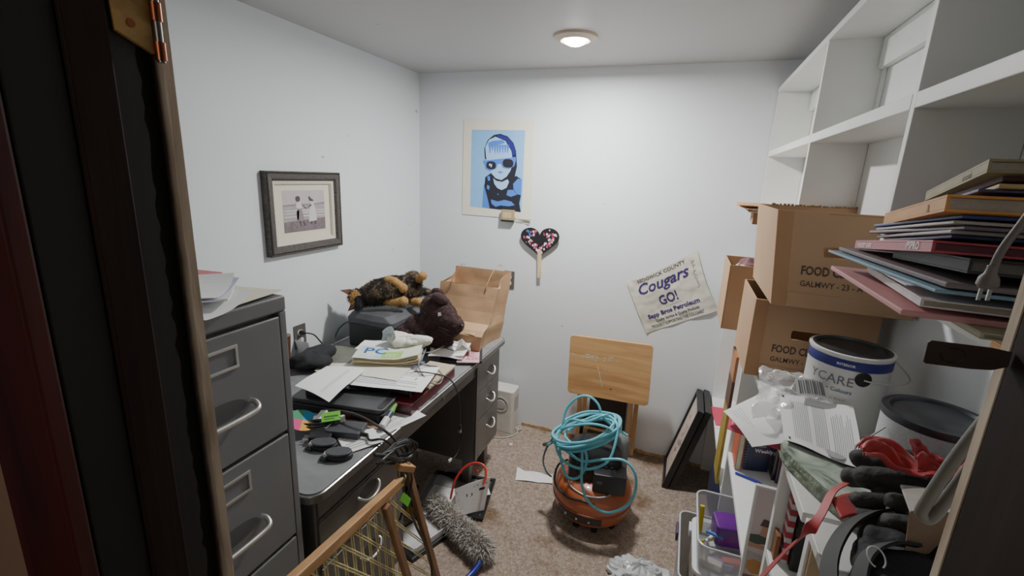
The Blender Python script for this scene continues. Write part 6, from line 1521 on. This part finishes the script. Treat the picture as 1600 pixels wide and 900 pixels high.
for i in range(17): m.tube([(.001+.004*math.cos(a), .008+i*.011, -.003+.005*math.sin(a)) for a in [j*PI/4 for j in range(8)]], .0009, n=5, smooth=False, closed=True)
m.build('spiral_binding', mat('spiral_white', '#b9bcc2', .4, .3), S)
standing('black glossy slim case standing right of the planner', .381, .390, 1.625, 1.74, Z2, .19, mat('case_gloss', '#17121a', .25), None)
standing('dark maroon paperback between the black case and the blue book', .3905, .398, 1.612, 1.74, Z2, .185, mat('cover_maroon', '#3b1620', .4), None)
standing('blue book standing at the right end of the middle shelf row', .3995, .412, 1.60, 1.74, Z2, .19, mat('cover_blue2', '#2a4b93', .4), ivp)
S = thing('pen', 'blue ballpoint pen lying on the middle shelf', 'pen', (.31, 1.60, Z2))
M().tube([(.268, 1.612, Z2+.005), (.335, 1.588, Z2+.005)], .0042, n=12, smooth=False).build('barrel', mat('pen_blue', '#27309a', .3), S, smooth=True)
M().tube([(.3352, 1.588, Z2+.005), (.352, 1.582, Z2+.004)], .0038, r1=.0008, n=12, smooth=False).build('tip', mat('pen_tip', '#2b2f6b', .3), S, smooth=True)
# magazine box in front of the divider
S = thing('magazine', 'glossy magazine with a person on its cover standing against the shelf divider', 'magazine', (.31, 1.09, Z2))
X = frame((.238, 1.098, Z2), (1, -.02, 0), (.0, .02, 1))
M(X).box(-.006, .20, 0, .292, -.012, -.001).build('slipcase', mat('case_white', '#c5c2bf', .5), S, bevel=.001)
m = M(X); w_, h_ = .19, .285
def mp(pts, mi, d): m.add([(a*w_, b*h_+.002, d) for a, b in pts], [tuple(range(len(pts)))], mi)
mp([(0, 0), (1, 0), (1, 1), (0, 1)], 0, -.0006); mp([(0, 0), (1, 0), (1, .22), (0, .16)], 1, -.0003); mp([(0, .16), (.3, .22), (.3, .36), (0, .40)], 4, -.0002)
mp([(.02, .22), (.10, .18), (.22, .2), (.25, .3), (.1, .33), (.02, .3)], 5, -.0001)
mp([(.0, .44), (.22, .44), (.24, .47), (.0, .50)], 2, 0); mp([(.0, .49), (.08, .48), (.22, .50), (.24, .60), (.08, .57), (.0, .56)], 3, 0.0001); mp([(.10, .57), (.18, .56), (.22, .68), (.13, .69)], 2, .0002); mp([(.09, .66), (.22, .66), (.24, .72), (.12, .73)], 6, .0003)
m.build('cover_picture', [mat('mag_mauve', '#b3a3a2', .3), mat('mag_red', '#7e1f22', .3), mat('mag_skin', '#a87a5e', .4), mat('mag_shirt', '#2f3b2d', .4), mat('mag_grey2', '#9c9690', .3), mat('mag_gold', '#a8722c', .4), mat('mag_hair', '#4a2e20', .5)], S)
# bay under the near deck: flag-striped book, black binders
Z3 = .8432
S = thing('striped_book', 'book with red and white striped spine standing on the shelf behind the red strap', 'book', (.285, .97, Z3))
M().box(.276, .288, .978, 1.005, Z3, Z3+.20).build('cover', mat('stripe_white', '#c8c4c4', .5), S)
m = M()
for i in range(7): m.box(.2755, .2885, .9770, .9778, Z3+.010+i*.027, Z3+.024+i*.027); m.box(.2752, .2757, .978, 1.005, Z3+.010+i*.027, Z3+.024+i*.027)
m.build('red_stripes', mat('stripe_red', '#a01f30', .5), S)
standing('black binder next to the striped book', .2905, .312, .962, 1.005, Z3, .185, mat('binder_black2', '#121214', .5), None, 'binder')
standing('second black binder, right of the first behind the strap', .3130, .345, .955, 1.005, Z3, .195, mat('binder_black3', '#1b1b1d', .5), pgd, 'binder')
standing('thin book with an orange-brown spine low beside the divider', .262, .270, .98, 1.008, Z3, .06, mat('tiny_brown', '#7c4e2c', .6), None)
# far bay: tall board standing beside the divider
S = thing('picture_board', 'tall brown and gold picture board standing on edge beside the far divider', 'board', (.25, 1.83, .4632))
m = M(); m.box(.236, .246, 1.80, 1.93, .4642, .78); m.build('lower_board', mat('gold_board', '#96802c', .5, var=.2), S)
m = M(); m.box(.236, .246, 1.80, 1.93, .7802, .90); m.build('mid_board', mat('board_brown', '#4a2a1c', .5, var=.2), S)
m = M(); m.box(.236, .246, 1.80, 1.93, .9002, 1.00); m.build('upper_board', mat('board_tan', '#a06a42', .5, var=.2), S)
m = M(T2((.262, 2.10))); m.rbox(-.014, .012, -.05, .05, .9, 1.05, .005)
# ------------------------------------------------------------------ clear storage bins
binp = mat('bin_clear', '#c9ccd0', .2, alpha=.42, spec=.6)
def tub(S, x0, x1, y0, y1, z0, z1, r=.03, th=.002, name='bin_body', matl=None, taper=.010, rimw=.008):
    a = rr(x0+taper, x1-taper, y0+taper, y1-taper, r); b = rr(x0, x1, y0, y1, r); n = len(a)
    ai = rr(x0+taper+th, x1-taper-th, y0+taper+th, y1-taper-th, r-th); bi = rr(x0+th, x1-th, y0+th, y1-th, r-th)
    m = M(); vs = [(x, y, z0) for x, y in a]+[(x, y, z1) for x, y in b]+[(x, y, z0+th) for x, y in ai]+[(x, y, z1) for x, y in bi]
    fs = [tuple(reversed(range(n))), tuple(range(2*n, 3*n))]
    for i in range(n):
        j = (i+1) % n; fs += [(i, j, n+j, n+i), (2*n+j, 2*n+i, 3*n+i, 3*n+j), (n+i, n+j, 3*n+j, 3*n+i)]
    m.add(vs, fs); m.build(name, matl or binp, S, smooth=True)
    m = M(); p = [V(x, y, z1) for x, y in rr(x0-.001, x1+.001, y0-.001, y1+.001, r)]; m.tube(p, .0035, n=8, smooth=False, closed=True); m.build('rim', mat('rim_clear', '#d5d8da', .25, alpha=.75), S, smooth=True)
S = thing('storage_tote', 'tall translucent grey storage tote on the floor under the smaller clear bins', 'bin', (.25, 1.56, 0))
tub(S, .122, .385, 1.395, 1.745, .002, .345, matl=mat('tote_grey', '#9fa3a6', .3, alpha=.6))
m = M(); m.box(.108, .1175, 1.60, 1.665, .315, .352); m.build('clip_handle', mat('clip_purple', '#473450', .4), S, bevel=.003)
S = thing('patterned_bin', 'clear bin lined with dotted grey-beige paper with a white lid, inside the tote', 'bin', (.27, 1.54, .005))
m = M(); a = rr(.168, .372, 1.412, 1.682, .03); m.prism(a, .0055, .362); m.build('bin_body', mat('dotted_liner', '#a39a8d', .4, var=.45, scale=85), S, smooth=True)
m = M(); m.prism(rr(.160, .376, 1.402, 1.692, .034), .3625, .378); m.build('lid', mat('lid_white', '#d9dbdd', .35), S, bevel=.003)
m = M(); m.rbox(.151, .1595, 1.60, 1.65, .350, .378, .003); m.build('clip_handle', mat('lid_white', '#d9dbdd', .35), S, bevel=.002)
S = thing('craft_bin', 'open clear plastic bin of craft supplies, topmost of the bins by the shelves', 'bin', (.26, 1.53, .3785))
tub(S, .164, .345, 1.385, 1.680, .379, .500, r=.035)
m = M(T2((.265, 1.555), .15)); m.rbox(-.045, .06, -.045, .045, .418, .492, .014); tag(m.build('purple_case', mat('purple_gloss', '#5a1a78', .25, var=.3, scale=12), bevel=.006, bseg=3), 'glossy purple case in the open craft bin', 'case')
m = M(); m.tube([(.186, 1.60, .388), (.184, 1.62, .478)], .008, n=12, smooth=False); tag(m.build('highlighter', mat('hl_yellow', '#c9b21c', .4), smooth=True), 'yellow highlighter standing in the corner of the craft bin', 'marker', 'markers in the craft bin')
for i, (c, l, a_) in enumerate((('#cfd23a', 'yellow-green marker lying in the craft bin', .3), ('#dcdde0', 'white marker with coloured end in the craft bin', .9), ('#3a6fb0', 'blue marker under the others in the craft bin', -.3))):
    m = M(T2((.208+.008*i, 1.545-.015*i), a_)); m.tube([(-.028, 0, .392+.030*i), (.028, 0, .410+.022*i)], .006, n=10, smooth=False); tag(m.build('marker', mat('mk%d' % i, c, .4), smooth=True), l, 'marker', 'markers in the craft bin')
for i, (c, l, zz) in enumerate((('#d6d3cb', 'white paint tube lying at the bottom front of the craft bin', .392), ('#8a7bb0', 'lilac box of crayons at the bottom of the craft bin', .389), ('#c05a50', 'coral coloured packet on the right in the craft bin', .395))):
    m = M(T2((.215+.035*i, 1.445+.012*i), -.2+.2*i)); m.rbox(-.035, .035, -.014, .014, zz-.006, zz+.016, .005); tag(m.build(['paint_tube', 'crayon_box', 'craft_packet'][i], mat('cb%d' % i, c, .5, var=.3, scale=50), bevel=.002), l, ['tube', 'box', 'packet'][i])
